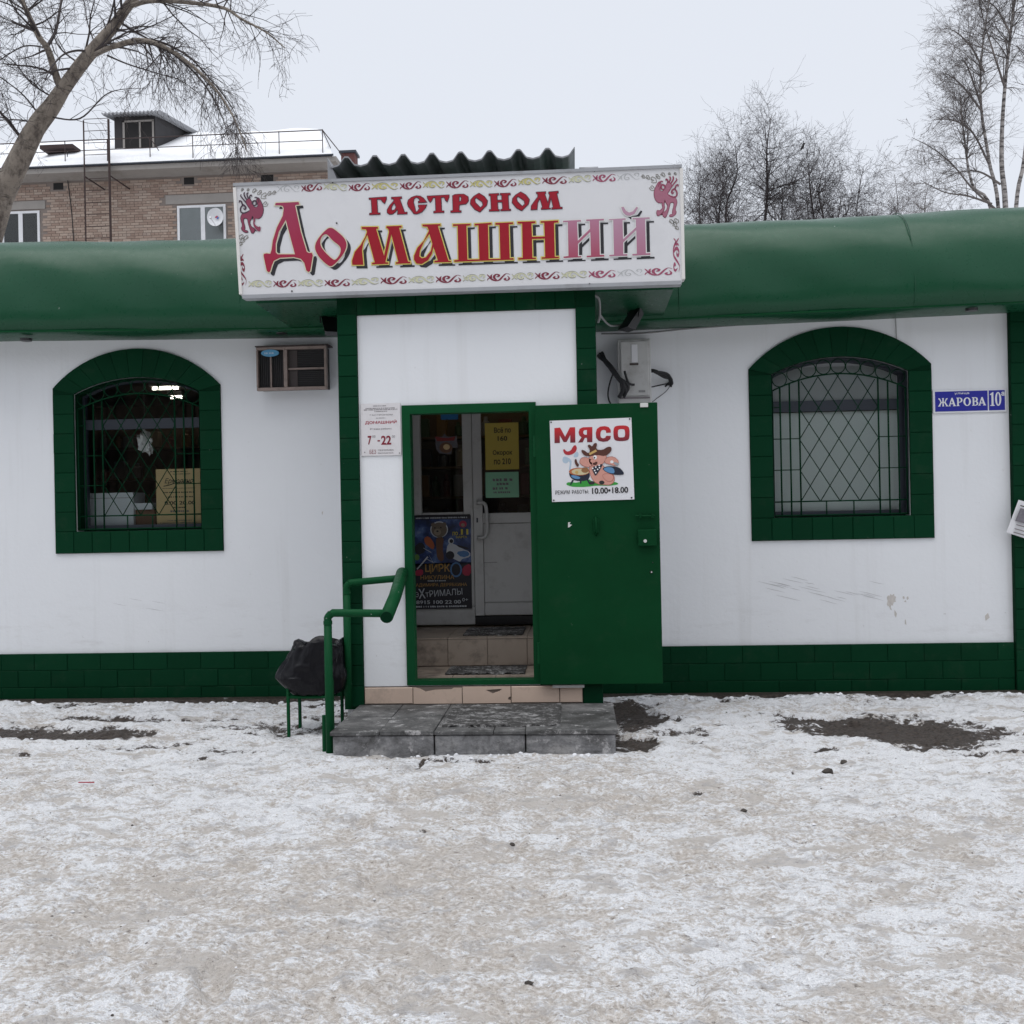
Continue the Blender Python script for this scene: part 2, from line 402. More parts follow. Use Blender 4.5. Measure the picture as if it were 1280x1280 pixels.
def ell(cx, cy, rx, ry, n=20): return [(cx + rx * math.cos(2 * math.pi * i / n), cy + ry * math.sin(2 * math.pi * i / n)) for i in range(n)]
TILES = {}
def tile(parent, x0, x1, z0, z1, y, mat, d=.012, g=.0026, name='tile', rnd=None):
    """one facing tile with chamfered edges, front at y - d; alike tiles share their mesh"""
    R = rnd or random; wd, ht = x1 - x0 - g, z1 - z0 - g; key = (round(wd, 3), round(ht, 3), d, mat)
    if key not in TILES:
        a, b, c = wd / 2, ht / 2, .004
        me = bpy.data.meshes.new(name)
        me.from_pydata([(-a, 0, -b), (a, 0, -b), (a, 0, b), (-a, 0, b), (-a, -d + c, -b), (a, -d + c, -b), (a, -d + c, b), (-a, -d + c, b),
                        (-a + c, -d, -b + c), (a - c, -d, -b + c), (a - c, -d, b - c), (-a + c, -d, b - c)], [],
                       [(8, 9, 10, 11), (4, 5, 9, 8), (5, 6, 10, 9), (6, 7, 11, 10), (7, 4, 8, 11), (0, 1, 5, 4), (1, 2, 6, 5), (2, 3, 7, 6), (3, 0, 4, 7)])
        me.materials.append(MAT[mat]); TILES[key] = me
    o = bpy.data.objects.new(name, TILES[key]); COL.objects.link(o)
    o.location = ((x0 + x1) / 2, y + R.uniform(-.0015, .0015), (z0 + z1) / 2); o.rotation_euler = (R.uniform(-.006, .006), 0, R.uniform(-.008, .008))
    adopt(o, parent); return o
RT = random.Random(5)

# ---------------------------------------------------------------- numpy noise
NOISE = {}
def vnoise(x, y, seed):
    if seed not in NOISE: NOISE[seed] = np.random.RandomState(seed).rand(256, 256)
    T = NOISE[seed]
    xi = np.floor(x).astype(int); yi = np.floor(y).astype(int); fx = x - xi; fy = y - yi
    fx = fx * fx * (3 - 2 * fx); fy = fy * fy * (3 - 2 * fy)
    g = lambda i, j: T[(xi + i) & 255, (yi + j) & 255]
    return (g(0, 0) * (1 - fx) + g(1, 0) * fx) * (1 - fy) + (g(0, 1) * (1 - fx) + g(1, 1) * fx) * fy
def fbm(x, y, sc, octs, seed, gain=.5):
    o = np.zeros_like(x); a = 1; t = 0
    for i in range(octs):
        o += a * vnoise(x * sc * 2 ** i + 17.3 * i, y * sc * 2 ** i + 5.1 * i, seed + i); t += a; a *= gain
    return o / t

# ---------------------------------------------------------------- levels of the place (metres)
YW, YP, YS = 8.78, 7.47, 6.55          # main wall, entrance front, front of the step
ZP = .385                              # top of plinth
# ================================================================ GROUND
def plate_h(X, Y):
    # trodden snow breaks into flat plates with low edges; the sunken ones are packed brown slush
    return .6 * np.tanh((fbm(X, Y * 1.25, 4.2, 4, 131, .62) - .5) * 11) + .4 * np.tanh((fbm(X, Y * 1.3, 13, 3, 141, .62) - .5) * 11)
def ground_fields(X, Y):
    mud = np.zeros_like(X); wx = (fbm(X, Y, 2.6, 4, 161, .62) - .5) * .75; wy = (fbm(X, Y, 3.4, 4, 171, .62) - .5) * .40
    def blob(cx, cy, rx, ry, s=1.0, ang=0.):
        ca, sa = math.cos(ang), math.sin(ang); u = ((X + wx - cx) * ca + (Y + wy - cy) * sa) / rx; v = (-(X + wx - cx) * sa + (Y + wy - cy) * ca) / ry
        np.maximum(mud, s * np.clip(1.25 - (u * u + v * v) * .8, 0, 1), out=mud)
    for px, py, rx, ry, s, a in ((1130, 908, .68, .50, 1.1, -.12), (1040, 896, .50, .16, .95, 0), (1170, 930, .35, .10, .7, 0), (1225, 915, .3, .12, .55, 0), (1245, 938, .3, .07, .55, 0),
                              (85, 915, .50, .20, 1.05, .05), (30, 912, .40, .11, .85, 0), (135, 897, .36, .10, .85, 0), (190, 899, .2, .08, .75, 0), (165, 930, .5, .06, .58, .3),
                              (25, 945, .2, .05, .6, 0), (270, 943, .22, .03, .55, 0), (310, 905, .5, .12, .5, 0), (560, 952, .3, .05, .75, 0), (790, 892, .28, .60, 1.0, .2), (770, 925, .13, .36, .95, 0),
                              (1020, 936, .09, .05, .75, 0), (900, 905, .2, .05, .52, 0), (545, 1037, .07, .035, .72, 0), (380, 905, .35, .2, .55, 0), (860, 915, .25, .1, .55, 0), (1035, 960, .05, .025, .8, 0), (880, 985, .05, .02, .6, 0)):
        g = gp(px, py); blob(g[0], g[1], rx, ry, s, a)
    worn = (fbm(X, Y * 2.1, 1.7, 5, 151, .62) - .53) * 4.2 * np.clip((Y - 6.0) / 1.6, 0, 1)       # scraped, gritty patches nearer the wall
    np.maximum(mud, np.clip(worn, 0, .62), out=mud)
    wv = fbm(X, Y * 0 + 3.3, 2.2, 3, 91)
    # thawed earth along the foot of the wall
    edge = np.clip((Y - (YW - .10 - .26 * wv)) / .06, 0, 1) * .95
    mud = np.maximum(mud, edge)
    n = fbm(X, Y, 1.4, 4, 11); n2 = fbm(X, Y, 6, 4, 31)
    path = np.exp(-((X + .45) / 1.6) ** 2) * .22 * np.clip((7.2 - Y) / 1.5, 0, 1)       # trodden way to the door
    dirt = np.clip(.30 + (n - .5) * 1.1 + (n2 - .5) * .8 - plate_h(X, Y) * .26 + path + np.clip((6.2 - Y) * .10, -.30, .16), 0, 1)
    return mud, dirt
GS = .016
gx = np.arange(-7.5, 6.0001, GS); gy = np.arange(1.6, 8.93, GS)
X, Y = np.meshgrid(gx, gy)
mud, dirt = ground_fields(X, Y)
Z = (fbm(X, Y, .8, 3, 51) - .5) * .05 + (fbm(X, Y, 4.5, 4, 61, .6) - .5) * .045 + (fbm(X, Y, 14, 3, 71, .7) - .5) * .030 + plate_h(X, Y) * .0085 + (fbm(X, Y, 30, 2, 75) - .5) * .012
Z += (fbm(X, Y, .35, 2, 81) - .5) * .03
# shoe prints trodden into the snow, most of them on the way to and from the door
RP = random.Random(31)
for _ in range(150):
    if RP.random() < .55: fy = RP.uniform(2.6, 6.4); fx = -.5 + RP.gauss(0, .9); an = math.pi / 2 + RP.gauss(0, .35)
    else: fx = RP.uniform(-5, 3.8); fy = RP.uniform(2.6, 7.8); an = RP.uniform(0, math.pi)
    j0, j1 = np.searchsorted(gx, [fx - .2, fx + .2]); i0, i1 = np.searchsorted(gy, [fy - .2, fy + .2])
    xx = X[i0:i1, j0:j1] - fx; yy_ = Y[i0:i1, j0:j1] - fy; ca, sa = math.cos(an), math.sin(an); u = xx * ca + yy_ * sa; v = -xx * sa + yy_ * ca
    half = .050 + .012 * np.sin(u * 14); ins = np.clip((1 - (u / .145) ** 4 - (v / half) ** 4) * 1.6, 0, 1); rim = np.exp(-(((u / .165) ** 4 + (v / (half * 1.35)) ** 4) - 1) ** 2 * 3)
    dp = RP.uniform(.004, .012); Z[i0:i1, j0:j1] += -dp * ins + .35 * dp * rim * (1 - ins); dirt[i0:i1, j0:j1] = np.clip(dirt[i0:i1, j0:j1] + ins * RP.uniform(-.1, .35), 0, 1)
sh = fbm(X, Y, 7, 3, 21)
Z -= np.clip((mud - .35 + (sh - .5) * .8) * 4, 0, 1) * .022
bank = np.exp(-((Y - (YW - .42)) / .16) ** 2) * .035 * fbm(X, Y, 1.6, 2, 41)
Z += bank; Z -= .012
Z = np.where(Y > YW - .16, np.maximum(Z, -.012), Z)
near_step = ((X > -1.75) & (X < .32) & (Y > YS - .1)); Z = np.where(near_step, np.minimum(Z, -.002), Z)
fade = np.clip(np.minimum.reduce([(X - gx[0]), (gx[-1] - X), (Y - gy[0]), np.full_like(X, 9)]) / .5, 0, 1); Z = Z * fade - (1 - fade) * .02
H, W = X.shape
idx = np.arange(H * W).reshape(H, W)
F = np.stack([idx[:-1, :-1], idx[:-1, 1:], idx[1:, 1:], idx[1:, :-1]], -1).reshape(-1, 4)
me = bpy.data.meshes.new('snowy_ground')
me.vertices.add(H * W); me.vertices.foreach_set('co', np.stack([X, Y, Z], -1).ravel())
me.loops.add(F.size); me.loops.foreach_set('vertex_index', F.ravel()); me.polygons.add(len(F)); me.polygons.foreach_set('loop_start', np.arange(0, F.size, 4))
me.update(calc_edges=True); me.polygons.foreach_set('use_smooth', np.ones(len(F), bool))
for nm, d in (('mud', mud), ('dirt', dirt)):
    a = me.attributes.new(nm, 'FLOAT', 'POINT'); a.data.foreach_set('value', d.ravel().astype(np.float32))
me.validate(); gnd = link('snowy_ground', me, 'ground'); tag(gnd, 'trodden snow and ice with brown slush in front of the shop', 'ground', kind='structure')
m = MB(); G = 900
# the same yard carries on to the horizon round the modelled patch
xs = [-G, -30, -7.1, 5.6, 30, G]; ys = [-G, -20, 2.0, 8.95, 40, G]
for i in range(5):
    for j in range(5):
        if i == 2 and j == 2: continue
        m.quad((xs[i], ys[j], -.03), (xs[i + 1], ys[j], -.03), (xs[i + 1], ys[j + 1], -.03), (xs[i], ys[j + 1], -.03))
me2 = m.build('snow_field', 'ground'); 
for nm, v in (('mud', 0.), ('dirt', .35)):
    a = me2.data.attributes.new(nm, 'FLOAT', 'POINT'); a.data.foreach_set('value', [v] * len(me2.data.vertices))
tag(me2, 'flat snowfield around the yard and behind the shop', 'ground', kind='structure')
def gz(x, y):
    i = min(max(int(round((y - gy[0]) / GS)), 0), H - 1); j = min(max(int(round((x - gx[0]) / GS)), 0), W - 1); return float(Z[i, j])
# crumbs of broken ice and grit lying about
R = random.Random(3)
def lumps(name, mat, label, spots, parent=None):
    m = MB()
    for (x, y, s) in spots:
        z = gz(x, y); k = 6; vs = []
        for zz, rr in ((-.3, .8), (.25, 1.), (.75, .55)):
            for j in range(k):
                t = 2 * math.pi * j / k + R.random() * .5; q = rr * s * R.uniform(.7, 1.25); vs.append((x + q * math.cos(t) * 1.2, y + q * math.sin(t), z + zz * s * R.uniform(.6, 1.1)))
        vs.append((x, y, z + s * .9)); fs = []
        for a in range(2):
            for j in range(k): fs.append((a * k + j, a * k + (j + 1) % k, (a + 1) * k + (j + 1) % k, (a + 1) * k + j))
        for j in range(k): fs.append((2 * k + j, 2 * k + (j + 1) % k, 3 * k))
        m.add(vs, fs)
    return tag(m.build(name, mat), label, 'debris', kind='stuff')
sp = []
for _ in range(70): sp.append((R.uniform(-1.62, .22), YS - abs(R.gauss(.03, .06)) - .01, R.uniform(.004, .014)))
for _ in range(220):
    x = R.choice((R.uniform(-5.4, -1.8), R.uniform(.3, 4.0))); sp.append((x, R.gauss(YW - .36, .06), R.uniform(.006, .022)))
for _ in range(160): sp.append((R.uniform(-5.2, 4), R.uniform(2.6, 8.4), R.uniform(.003, .011)))
lumps('ice_crumbs', 'snow_lump', 'loose crumbs of ice scattered along step, wall foot and yard', [p for p in sp if p[1] < YW - .1])
lumps('grit', 'grit', 'dark grit and frozen dirt clods sprinkled over the snow', [(R.uniform(-5.3, 4), 2.6 + 5.9 * R.random() ** .8, R.uniform(.002, .006)) for _ in range(200)])
for px, py, s in ((660, 1227, .014), (1035, 960, .03), (1055, 950, .022), (640, 1055, .014), (930, 1012, .016)):
    g = gp(px, py); mm = MB()
    o = lumps('dirt_clod', 'grit', {660: 'dark clod of dirt lying on snow nearest the camera', 1035: 'larger of two dark clods below the mud patch', 1055: 'right one of two dark clods below the mud patch', 640: 'dark clod in the trodden snow straight below the step', 930: 'dark clod on snow right of the step, below the door'}[px], [(g[0], g[1], s)])
    o['kind'] = 'thing'; o['group'] = 'dirt clods on the snow'
# ================================================================ SHOP BUILDING
shop = thing('shop_building', (-.8, YW, 0), 'single-storey white shop with green barrel eaves and a projecting entrance', 'building')
def arch(cx, hw, zb, zs, za, n=16):
    """segmental arch opening, from bottom left round"""
    h = za - zs; Rr = (hw * hw + h * h) / (2 * h); zc = za - Rr; a0 = math.asin(hw / Rr)
    return [(cx - hw, zb), (cx + hw, zb)] + [(cx + Rr * math.sin(a), zc + Rr * math.cos(a)) for a in [a0 - 2 * a0 * i / n for i in range(n + 1)]]
WIN = {'left': -3.84, 'right': 2.228}
HW, ZB, ZS, ZA = .565, 1.455, 2.665, 2.80
loops = [[(-9, 0.02), (8, .02), (8, 3.45), (-9, 3.45)]]
for cx in WIN.values(): loops.append(arch(cx, HW, ZB, ZS, ZA))
loops.append([(-1.55, .32), (-.05, .32), (-.05, 2.62), (-1.55, 2.62)])
wall = plate('wall', loops, YW, YW + .2, 'plaster', shop)
# roof slab, side and rear walls, inside surfaces
m = MB(); m.box(-9, 8, YW + .01, 14.2, 3.46, 3.6); m.build('roof_slab', 'mortar', shop)
m = MB(); m.box(-9, 8, 14.0, 14.2, 0, 3.45); m.build('rear_wall', 'room_wall', shop)
for x in (-9.0, 7.8):
    m = MB(); m.box(x, x + .2, YW + .205, 13.99, 0, 3.45); m.build('side_wall', 'room_wall', shop)
m = MB(); m.box(-8.79, 7.79, YW + .21, 13.98, .45, .557); m.build('shop_floor', 'room_floor', shop)
m = MB(); m.box(-8.79, 7.79, YW + .21, 13.98, 3.14, 3.2); m.build('shop_ceiling', 'room_wall', shop)
m = MB(); m.box(-2.2, -2.1, YW + .21, 11.6, .56, 3.13); m.build('partition_wall', 'room_wall', shop)
m = MB(); m.box(1.0, 1.1, YW + .21, 13.9, .56, 3.13); m.build('partition_wall', 'room_wall', shop)
# plinth of painted tiles
def plinth_run(xa, xb):
    m = MB(); m.box(xa, xb, YW - .028, YW - .001, -.12, ZP - .004); p = m.build('plinth', 'green_joint', shop)
    zz = [(-.07, .085), (.085, .235), (.235, ZP)]
    for r, (a, b) in enumerate(zz):
        x = xa - (.15 if r % 2 else 0.0)
        while x < xb:
            c0, c1 = max(x, xa), min(x + .30, xb)
            if c1 - c0 > .03: tile(p, c0, c1, a, b, YW - .028, 'green_tile', d=.006, g=.0022, rnd=RT)
            x += .30
plinth_run(-5.7, -1.735); plinth_run(.17, 3.606)
m = MB(); m.box(-9, -5.7, YW - .036, YW - .001, 0, ZP); m.build('plinth', 'green_tile', shop)
# corner pilaster on the right, its tiles stacked one wide
m = MB(); m.box(3.61, 3.95, YW - .05, YW - .001, -.12, 3.2); p = m.build('pilaster', 'green_joint', shop)
z = -.02
while z < 3.18:
    tile(p, 3.61, 3.95, z, min(z + .17, 3.2), YW - .05, 'green_tile', d=.008, rnd=RT); z += .17
# window surrounds, frames, panes, grilles
def window(side, cx):
    o_hw, o_zb, o_zs, o_za = .755, 1.262, 2.715, 3.05
    sur = plate('window_surround', [arch(cx, o_hw, o_zb, o_zs, o_za), arch(cx, HW, ZB, ZS, ZA)], YW - .012, YW - .001, 'green_joint', shop)
    for s in (-1, 1):
        n = 9; z0 = ZB; dz = (ZS - ZB - .0) / 7
        a, b = (cx - o_hw, cx - HW) if s < 0 else (cx + HW, cx + o_hw)
        for i in range(7): tile(sur, a, b, z0 + i * dz, z0 + (i + 1) * dz, YW - .012, 'green_tile', d=.009, rnd=RT)
    k = 9; dx = 2 * o_hw / k
    for i in range(k): tile(sur, cx - o_hw + i * dx, cx - o_hw + (i + 1) * dx, o_zb, ZB, YW - .012, 'green_tile', d=.009, rnd=RT)
    # voussoirs of the arch
    def arcp(hw, zs, za, t):
        h = za - zs; Rr = (hw * hw + h * h) / (2 * h); zc = za - Rr; a0 = math.asin(hw / Rr); a = a0 * t
        return (cx + Rr * math.sin(a), zc + Rr * math.cos(a))
    n = 11
    for i in range(n):
        t0 = -1 + 2 * i / n + .0022; t1 = -1 + 2 * (i + 1) / n - .0022
        ts = [t0 + (t1 - t0) * j / 3 for j in range(4)]
        lo = [arcp(HW, ZS + .004, ZA + .004, t) for t in ts]; hi = [arcp(o_hw, o_zs, o_za, t) for t in ts]
        v = [(x, YW - .021, z) for x, z in lo + hi] + [(x, YW - .012, z) for x, z in lo + hi]
        f = [(j, j + 1, 5 + j, 4 + j) for j in range(3)] + [(0, 8, 9, 1), (1, 9, 10, 2), (2, 10, 11, 3), (4, 5, 13, 12), (5, 6, 14, 13), (6, 7, 15, 14), (0, 4, 12, 8), (3, 11, 15, 7)]
        MB().add(v, f).build('tile', 'green_tile', sur)
    yf = YW + .135
    fr = plate('window_frame', [arch(cx, HW + .02, ZB - .02, ZS + .01, ZA + .02), [(cx - HW + .035, ZB + .05), (cx + HW - .035, ZB + .05), (cx + HW - .035, 2.36), (cx - HW + .035, 2.36)],
                               arch(cx, HW - .03, 2.45, ZS - .015, ZA - .025)], yf, yf + .05, 'dark_frame', shop)
    m = MB(); m.box(cx - HW + .05, cx + HW - .05, yf + .022, yf + .028, ZB + .04, ZA - .06); m.build('pane', 'glass', fr)
    # reveal lining painted green
    m = MB()
    A = arch(cx, HW, ZB, ZS, ZA); n = len(A)
    A2 = arch(cx, HW - .008, ZB + .008, ZS - .006, ZA - .008)
    for i in range(n):
        j = (i + 1) % n
        m.add([(A2[i][0], YW - .004, A2[i][1]), (A2[j][0], YW - .004, A2[j][1]), (A2[j][0], yf - .001, A2[j][1]), (A2[i][0], yf - .001, A2[i][1])], [(0, 1, 2, 3)])
    m.build('window_reveal', 'green_joint' if side == 'left' else 'dark_frame', shop)
    # grille of welded bars, fixed inside the reveal
    yg = YW + .03; x0 = cx - HW + .012; x1 = cx + HW - .012; wd = x1 - x0; zb = ZB + .015
    sx = wd / 1.17
    m = MB(); r = .008
    m.tube([(x0, yg, zb), (x1, yg, zb)], r, 5)
    gr = m.build('window_grille', 'green_tile', shop)
    def bar(pts, r=.0065):
        MB().tube(pts, r, 5).build('bar', 'green_tile', gr, smooth=True)
    def ztop(x, c=1.192, e=1.062):
        u = (x - cx) / (wd / 2); return zb + e + (c - e) * (1 - u * u)
    vs = [x0 + v * sx for v in (.0, .067, .152, .236, .93, 1.015, 1.10, 1.17)]
    for v in vs: bar([(v, yg, zb), (v, yg, ztop(v) + (.11 if v in (vs[0], vs[-1]) and False else 0))], .0075)
    bar([(x0, yg + .006, zb + .118), (x1, yg + .006, zb + .118)], .0065)
    for zz in (.388, .652):
        bar([(vs[0], yg + .006, zb + zz), (vs[3], yg + .006, zb + zz)], .0045); bar([(vs[4], yg + .006, zb + zz), (vs[7], yg + .006, zb + zz)], .0045)
    if side == 'left' or side == 'right':
        bar([(vs[0], yg + .006, zb + .92), (vs[1], yg + .006, zb + .92)], .0045)
    bar([(x0 + wd * i / 16, yg - .004, ztop(x0 + wd * i / 16)) for i in range(17)], .007)
    for u in (.46, .70): bar([(x0 + u * sx, yg, zb), (x0 + u * sx, yg, zb + .118)], .006)
    nC = 9
    for i in range(nC):
        xc = x0 + wd * (i + .5) / nC; zc = ztop(xc) + .066; rr = wd / nC / 2 - .001
        bar([(xc + rr * math.cos(t), yg, zc + rr * math.sin(t)) for t in [2 * math.pi * j / 16 for j in range(17)]], .0045)
    # lozenges: two families of slanting rods cut to the panel
    xa, xb = vs[3], vs[4]; pw = (xb - xa) / 4; ph = .264; z0 = zb + .118
    sl = ph / pw
    for sgn, dy in ((1, .008), (-1, .014)):
        for kk in range(-9, 9):
            # line through (xa + kk*pw, z0) with slope sgn*sl
            P = []
            for i in range(61):
                x = xa + (xb - xa) * i / 60; z = z0 + sgn * sl * (x - (xa + kk * pw))
                if z0 - .001 <= z <= ztop(x): P.append((x, z))
            if len(P) > 1: bar([(P[0][0], yg + dy, P[0][1]), (P[-1][0], yg + dy, P[-1][1])], .0042)
    return yf
for s_, cx_ in WIN.items(): YF = window(s_, cx_)
# white film and blind behind the right window
m = MB(); m.box(1.66, 2.80, YF + .051, YF + .054, 1.49, 2.355); m.build('window_blind', 'film', shop)
m = MB(); m.box(1.66, 2.80, YF + .055, YF + .06, 2.40, 2.80); m.build('window_blind', 'far_curtain', shop)

# barrel eaves: painted sheet bulging over the wall
def eave_z(x):
    # the bottom edge sags slightly between its ends
    return float(np.interp(x, [-9, -4.85, -2.5, .24, 3.45, 8], [3.20, 3.165, 3.118, 3.085, 3.135, 3.16]))
def barrel(xa, xb, seams):
    n = int((xb - xa) / .12); prof = [(8.405, -.02), (8.36, 0.)] + [(8.33 + .62 * (1 - math.cos(t)) ** 1.35, .02 + .86 * math.sin(t)) for t in [rad(90) * i / 16 for i in range(1, 17)]]
    prof = [(YW - .002, -.015)] + prof + [(9.6, .9)]
    vs = []; fs = []
    rr = np.random.RandomState(int(abs(xa) * 10))
    for i in range(n + 1):
        x = xa + (xb - xa) * i / n; z0 = eave_z(x); k = .0
        for j, (y, z) in enumerate(prof):
            wob = .010 * math.sin(x * 2.1 + j * .4) + .005 * math.sin(x * 7.3 + j)
            if j < 2: wob *= .2
            vs.append((x, y - wob, z0 + z + wob * .4))
    P = len(prof)
    for i in range(n):
        for j in range(P - 1): fs.append((i * P + j, (i + 1) * P + j, (i + 1) * P + j + 1, i * P + j + 1))
    fs.append(tuple(range(P))[::-1]); fs.append(tuple(n * P + j for j in range(P)))
    b = MB().add(vs, fs).build('barrel_eave', 'awning', shop, smooth=True)
    me = b.data
    for xs_ in seams:
        z0 = eave_z(xs_)
        MB().tube([(xs_, y - .006, z0 + z + .004) for y, z in prof[2:]], .004, 5).build('sheet_seam', 'awning', b)
    # dark gap where sheet meets wall, and rivets
    MB().tube([(xa + (xb - xa) * i / 30, 8.362, eave_z(xa + (xb - xa) * i / 30) - .004) for i in range(31)], .007, 5).build('drip_edge', 'green_metal', b)
barrel(-9, -1.76, (-5.3, -2.75)); barrel(.19, 8, (.86, 2.72, 4.6))
# boxed soffit that carries the signboard over the entrance
m = MB(); z0 = 3.135
m.add([(-2.34, 7.46, z0), (.73, 7.46, z0), (.73, 8.40, z0 - .02), (-2.34, 8.40, z0 - .02), (-2.34, 7.46, 3.6), (.73, 7.46, 3.6), (.73, 8.40, 3.9), (-2.34, 8.40, 3.9)],
      [(0, 3, 2, 1), (4, 5, 6, 7), (0, 1, 5, 4), (1, 2, 6, 5), (2, 3, 7, 6), (3, 0, 4, 7)])
m.build('soffit_box', 'awning', shop)
for x, y in ((-2.45, 8.5), (.55, 8.5), (3.2, 8.45), (-4.65, 8.45)):
    MB().tube([(x, y, 3.112), (x, y, 3.09)], [.05, .045], 14).build('soffit_vent', 'black_plastic', shop)

# entrance block
ent = plate('entrance_wall', [[(-1.60, .285), (.03, .285), (.03, 3.02), (-1.60, 3.02)], [(-1.255, .295), (-.295, .295), (-.295, 2.335), (-1.255, 2.335)]], YP, YP + .14, 'plaster', shop)
for x0, x1 in ((-1.72, -1.62), (.04, .14)):
    m = MB(); m.box(x0, x1, YP + .02, YW - .03, .0, 3.12); m.build('entrance_side_wall', 'plaster', shop)
m = MB(); m.box(-1.60, .03, YP + .15, YW - .01, 2.62, 2.7); m.build('entrance_ceiling', 'room_wall', shop)
for x0, x1 in ((-1.733, -1.588), (.02, .165)):
    m = MB(); m.box(x0, x1, YP - .02, YP + .145, .12, 3.165); p = m.build('entrance_pillar', 'green_joint', shop)
    z = .14
    while z < 3.0:
        tile(p, x0, x1, z, min(z + .152, 3.165), YP - .02, 'green_tile', d=.008, rnd=RT); z += .152
m = MB(); m.box(-1.586, .018, YP - .02, YP + .142, 3.02, 3.165); p = m.build('entrance_lintel', 'green_joint', shop)
x = -1.586
while x < 0:
    tile(p, x, min(x + .146, .018), 3.02, 3.165, YP - .02, 'green_tile', d=.007, rnd=RT); x += .146
# beige foot tiles
m = MB(); m.box(-1.586, .018, YP - .012, YP + .13, .12, .282); p = m.build('foot_course', 'grout', shop)
xs_ = [-1.586, -1.225, -.862, -.505, -.15, .018]
for i in range(5):
    if i in (1, 2):
        a, b = xs_[i] + .003, xs_[i + 1] - .003
        L = [(a, .158), (b, .158), (b, .272), (b - .06, .272), (b - .075, .262), (a + .16, .258), (a + .09, .245), (a + .05, .268), (a, .280)] if i == 1 else \
            [(a, .158), (b, .158), (b, .178), (b - .02, .184), (b - .015, .20), (b, .205), (b, .280), (a, .280)]
        hole = [] if i == 1 else [[(a + .17, .255), (a + .29, .262), (a + .27, .245), (a + .22, .228)]]
        plate('tile', [L] + hole, YP - .022, YP - .012, 'beige_tile', p)
    else: tile(p, xs_[i], xs_[i + 1], .156, .281, YP - .012, 'beige_tile', d=.010, g=.006, rnd=RT)
# door frame of flat steel
fr = thing('x', (0, 0, 0), None, None); bpy.data.objects.remove(fr)
m = MB(); y0, y1 = YP - .018, YP + .10
DF = plate('door_frame', [[(-1.268, .292), (-.282, .292), (-.282, 2.348), (-1.268, 2.348)], [(-1.208, .325), (-.335, .325), (-.335, 2.285), (-1.208, 2.285)]], y0, y1, 'green_metal', shop)
# vestibule: two tiled levels
m = MB(); m.box(-1.60, .02, YP + .145, 8.12, .0, .318); f1 = m.build('vestibule_floor', 'grout', shop)
for i in range(5):
    x0 = -1.60 + i * .324
    for j, (ya, yb) in enumerate(((YP + .15, 7.84), (7.84, 8.118))):
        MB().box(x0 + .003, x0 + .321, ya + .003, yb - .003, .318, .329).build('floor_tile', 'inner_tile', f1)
m = MB(); m.box(-1.60, .02, 8.125, YW + .205, .0, .546); f2 = m.build('vestibule_step', 'grout', shop)
off = -.085
for i in range(6):
    x0 = max(-1.60, -1.60 + off + i * .318); x1 = min(.02, -1.60 + off + (i + 1) * .318)
    if x1 - x0 > .05:
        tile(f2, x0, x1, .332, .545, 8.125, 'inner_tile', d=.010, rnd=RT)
        MB().box(x0 + .002, x1 - .002, 8.112, 8.60, .546, .557).build('floor_tile', 'inner_tile', f2)
        MB().box(x0 + .002, x1 - .002, 8.603, YW + .2, .546, .557).build('floor_tile', 'inner_tile', f2)
# plastic inner door and sidelight
YD = 8.885
def pvc(name, x0, x1, z0, z1, parent=shop, y0=YD, y1=YD + .06, mat='white_pvc'): return bevel_box(name, x0, x1, y0, y1, z0, z1, mat, parent, .005, 1)
side = MB().box(-1.55, -1.42, YD + .005, YD + .055, .557, 2.618).build('sidelight', 'white_pvc', shop)
pvc('frame_rail', -1.418, -.90, .575, .735, side); pvc('frame_rail', -1.418, -.90, 2.50, 2.615, side)
pvc('frame_post', -1.418, -1.352, .737, 2.498, side); pvc('frame_post', -.985, -.90, .737, 2.498, side)
pvc('lower_panel', -1.350, -.987, .737, 1.51, side, YD + .02, YD + .04)
pvc('frame_rail', -1.350, -.987, 1.512, 1.56, side)
MB().box(-1.350, -.987, YD + .025, YD + .03, 1.562, 2.498).build('pane', 'glass', side)
leaf = MB().box(-.896, -.818, YD - .012, YD + .05, .655, 2.60).build('plastic_door', 'white_pvc', shop)
pvc('rail', -.816, -.15, .655, .765, leaf, YD - .012, YD + .05); pvc('rail', -.816, -.15, 1.455, 1.545, leaf, YD - .012, YD + .05); pvc('rail', -.816, -.15, 2.50, 2.60, leaf, YD - .012, YD + .05)
pvc('stile', -.15, -.06, .655, 2.60, leaf, YD - .012, YD + .05)
pvc('door_panel', -.816, -.152, .767, 1.453, leaf, YD + .005, YD + .03)
MB().box(-.816, -.152, YD + .012, YD + .018, 1.547, 2.498).build('pane', 'glass', leaf)
MB().box(-.812, -.70, YD + .002, YD + .004, 1.112, 1.116).build('scratch', 'ink_soft', leaf)
MB().tube(catmull([(-.855, YD - .01, 1.635), (-.845, YD - .07, 1.64), (-.79, YD - .085, 1.625), (-.775, YD - .085, 1.55), (-.775, YD - .085, 1.42), (-.79, YD - .085, 1.345), (-.845, YD - .07, 1.332), (-.855, YD - .01, 1.335)], 5), .016, 8).build('pull_handle', 'white_pvc', leaf, smooth=True)
MB().box(-.872, -.858, YD - .016, YD - .011, 1.465, 1.505).build('lock_cylinder', 'dark_frame', leaf)
MB().box(-.9, -.06, YD - .006, YD + .05, .575, .645).build('door_threshold', 'black_plastic', leaf)

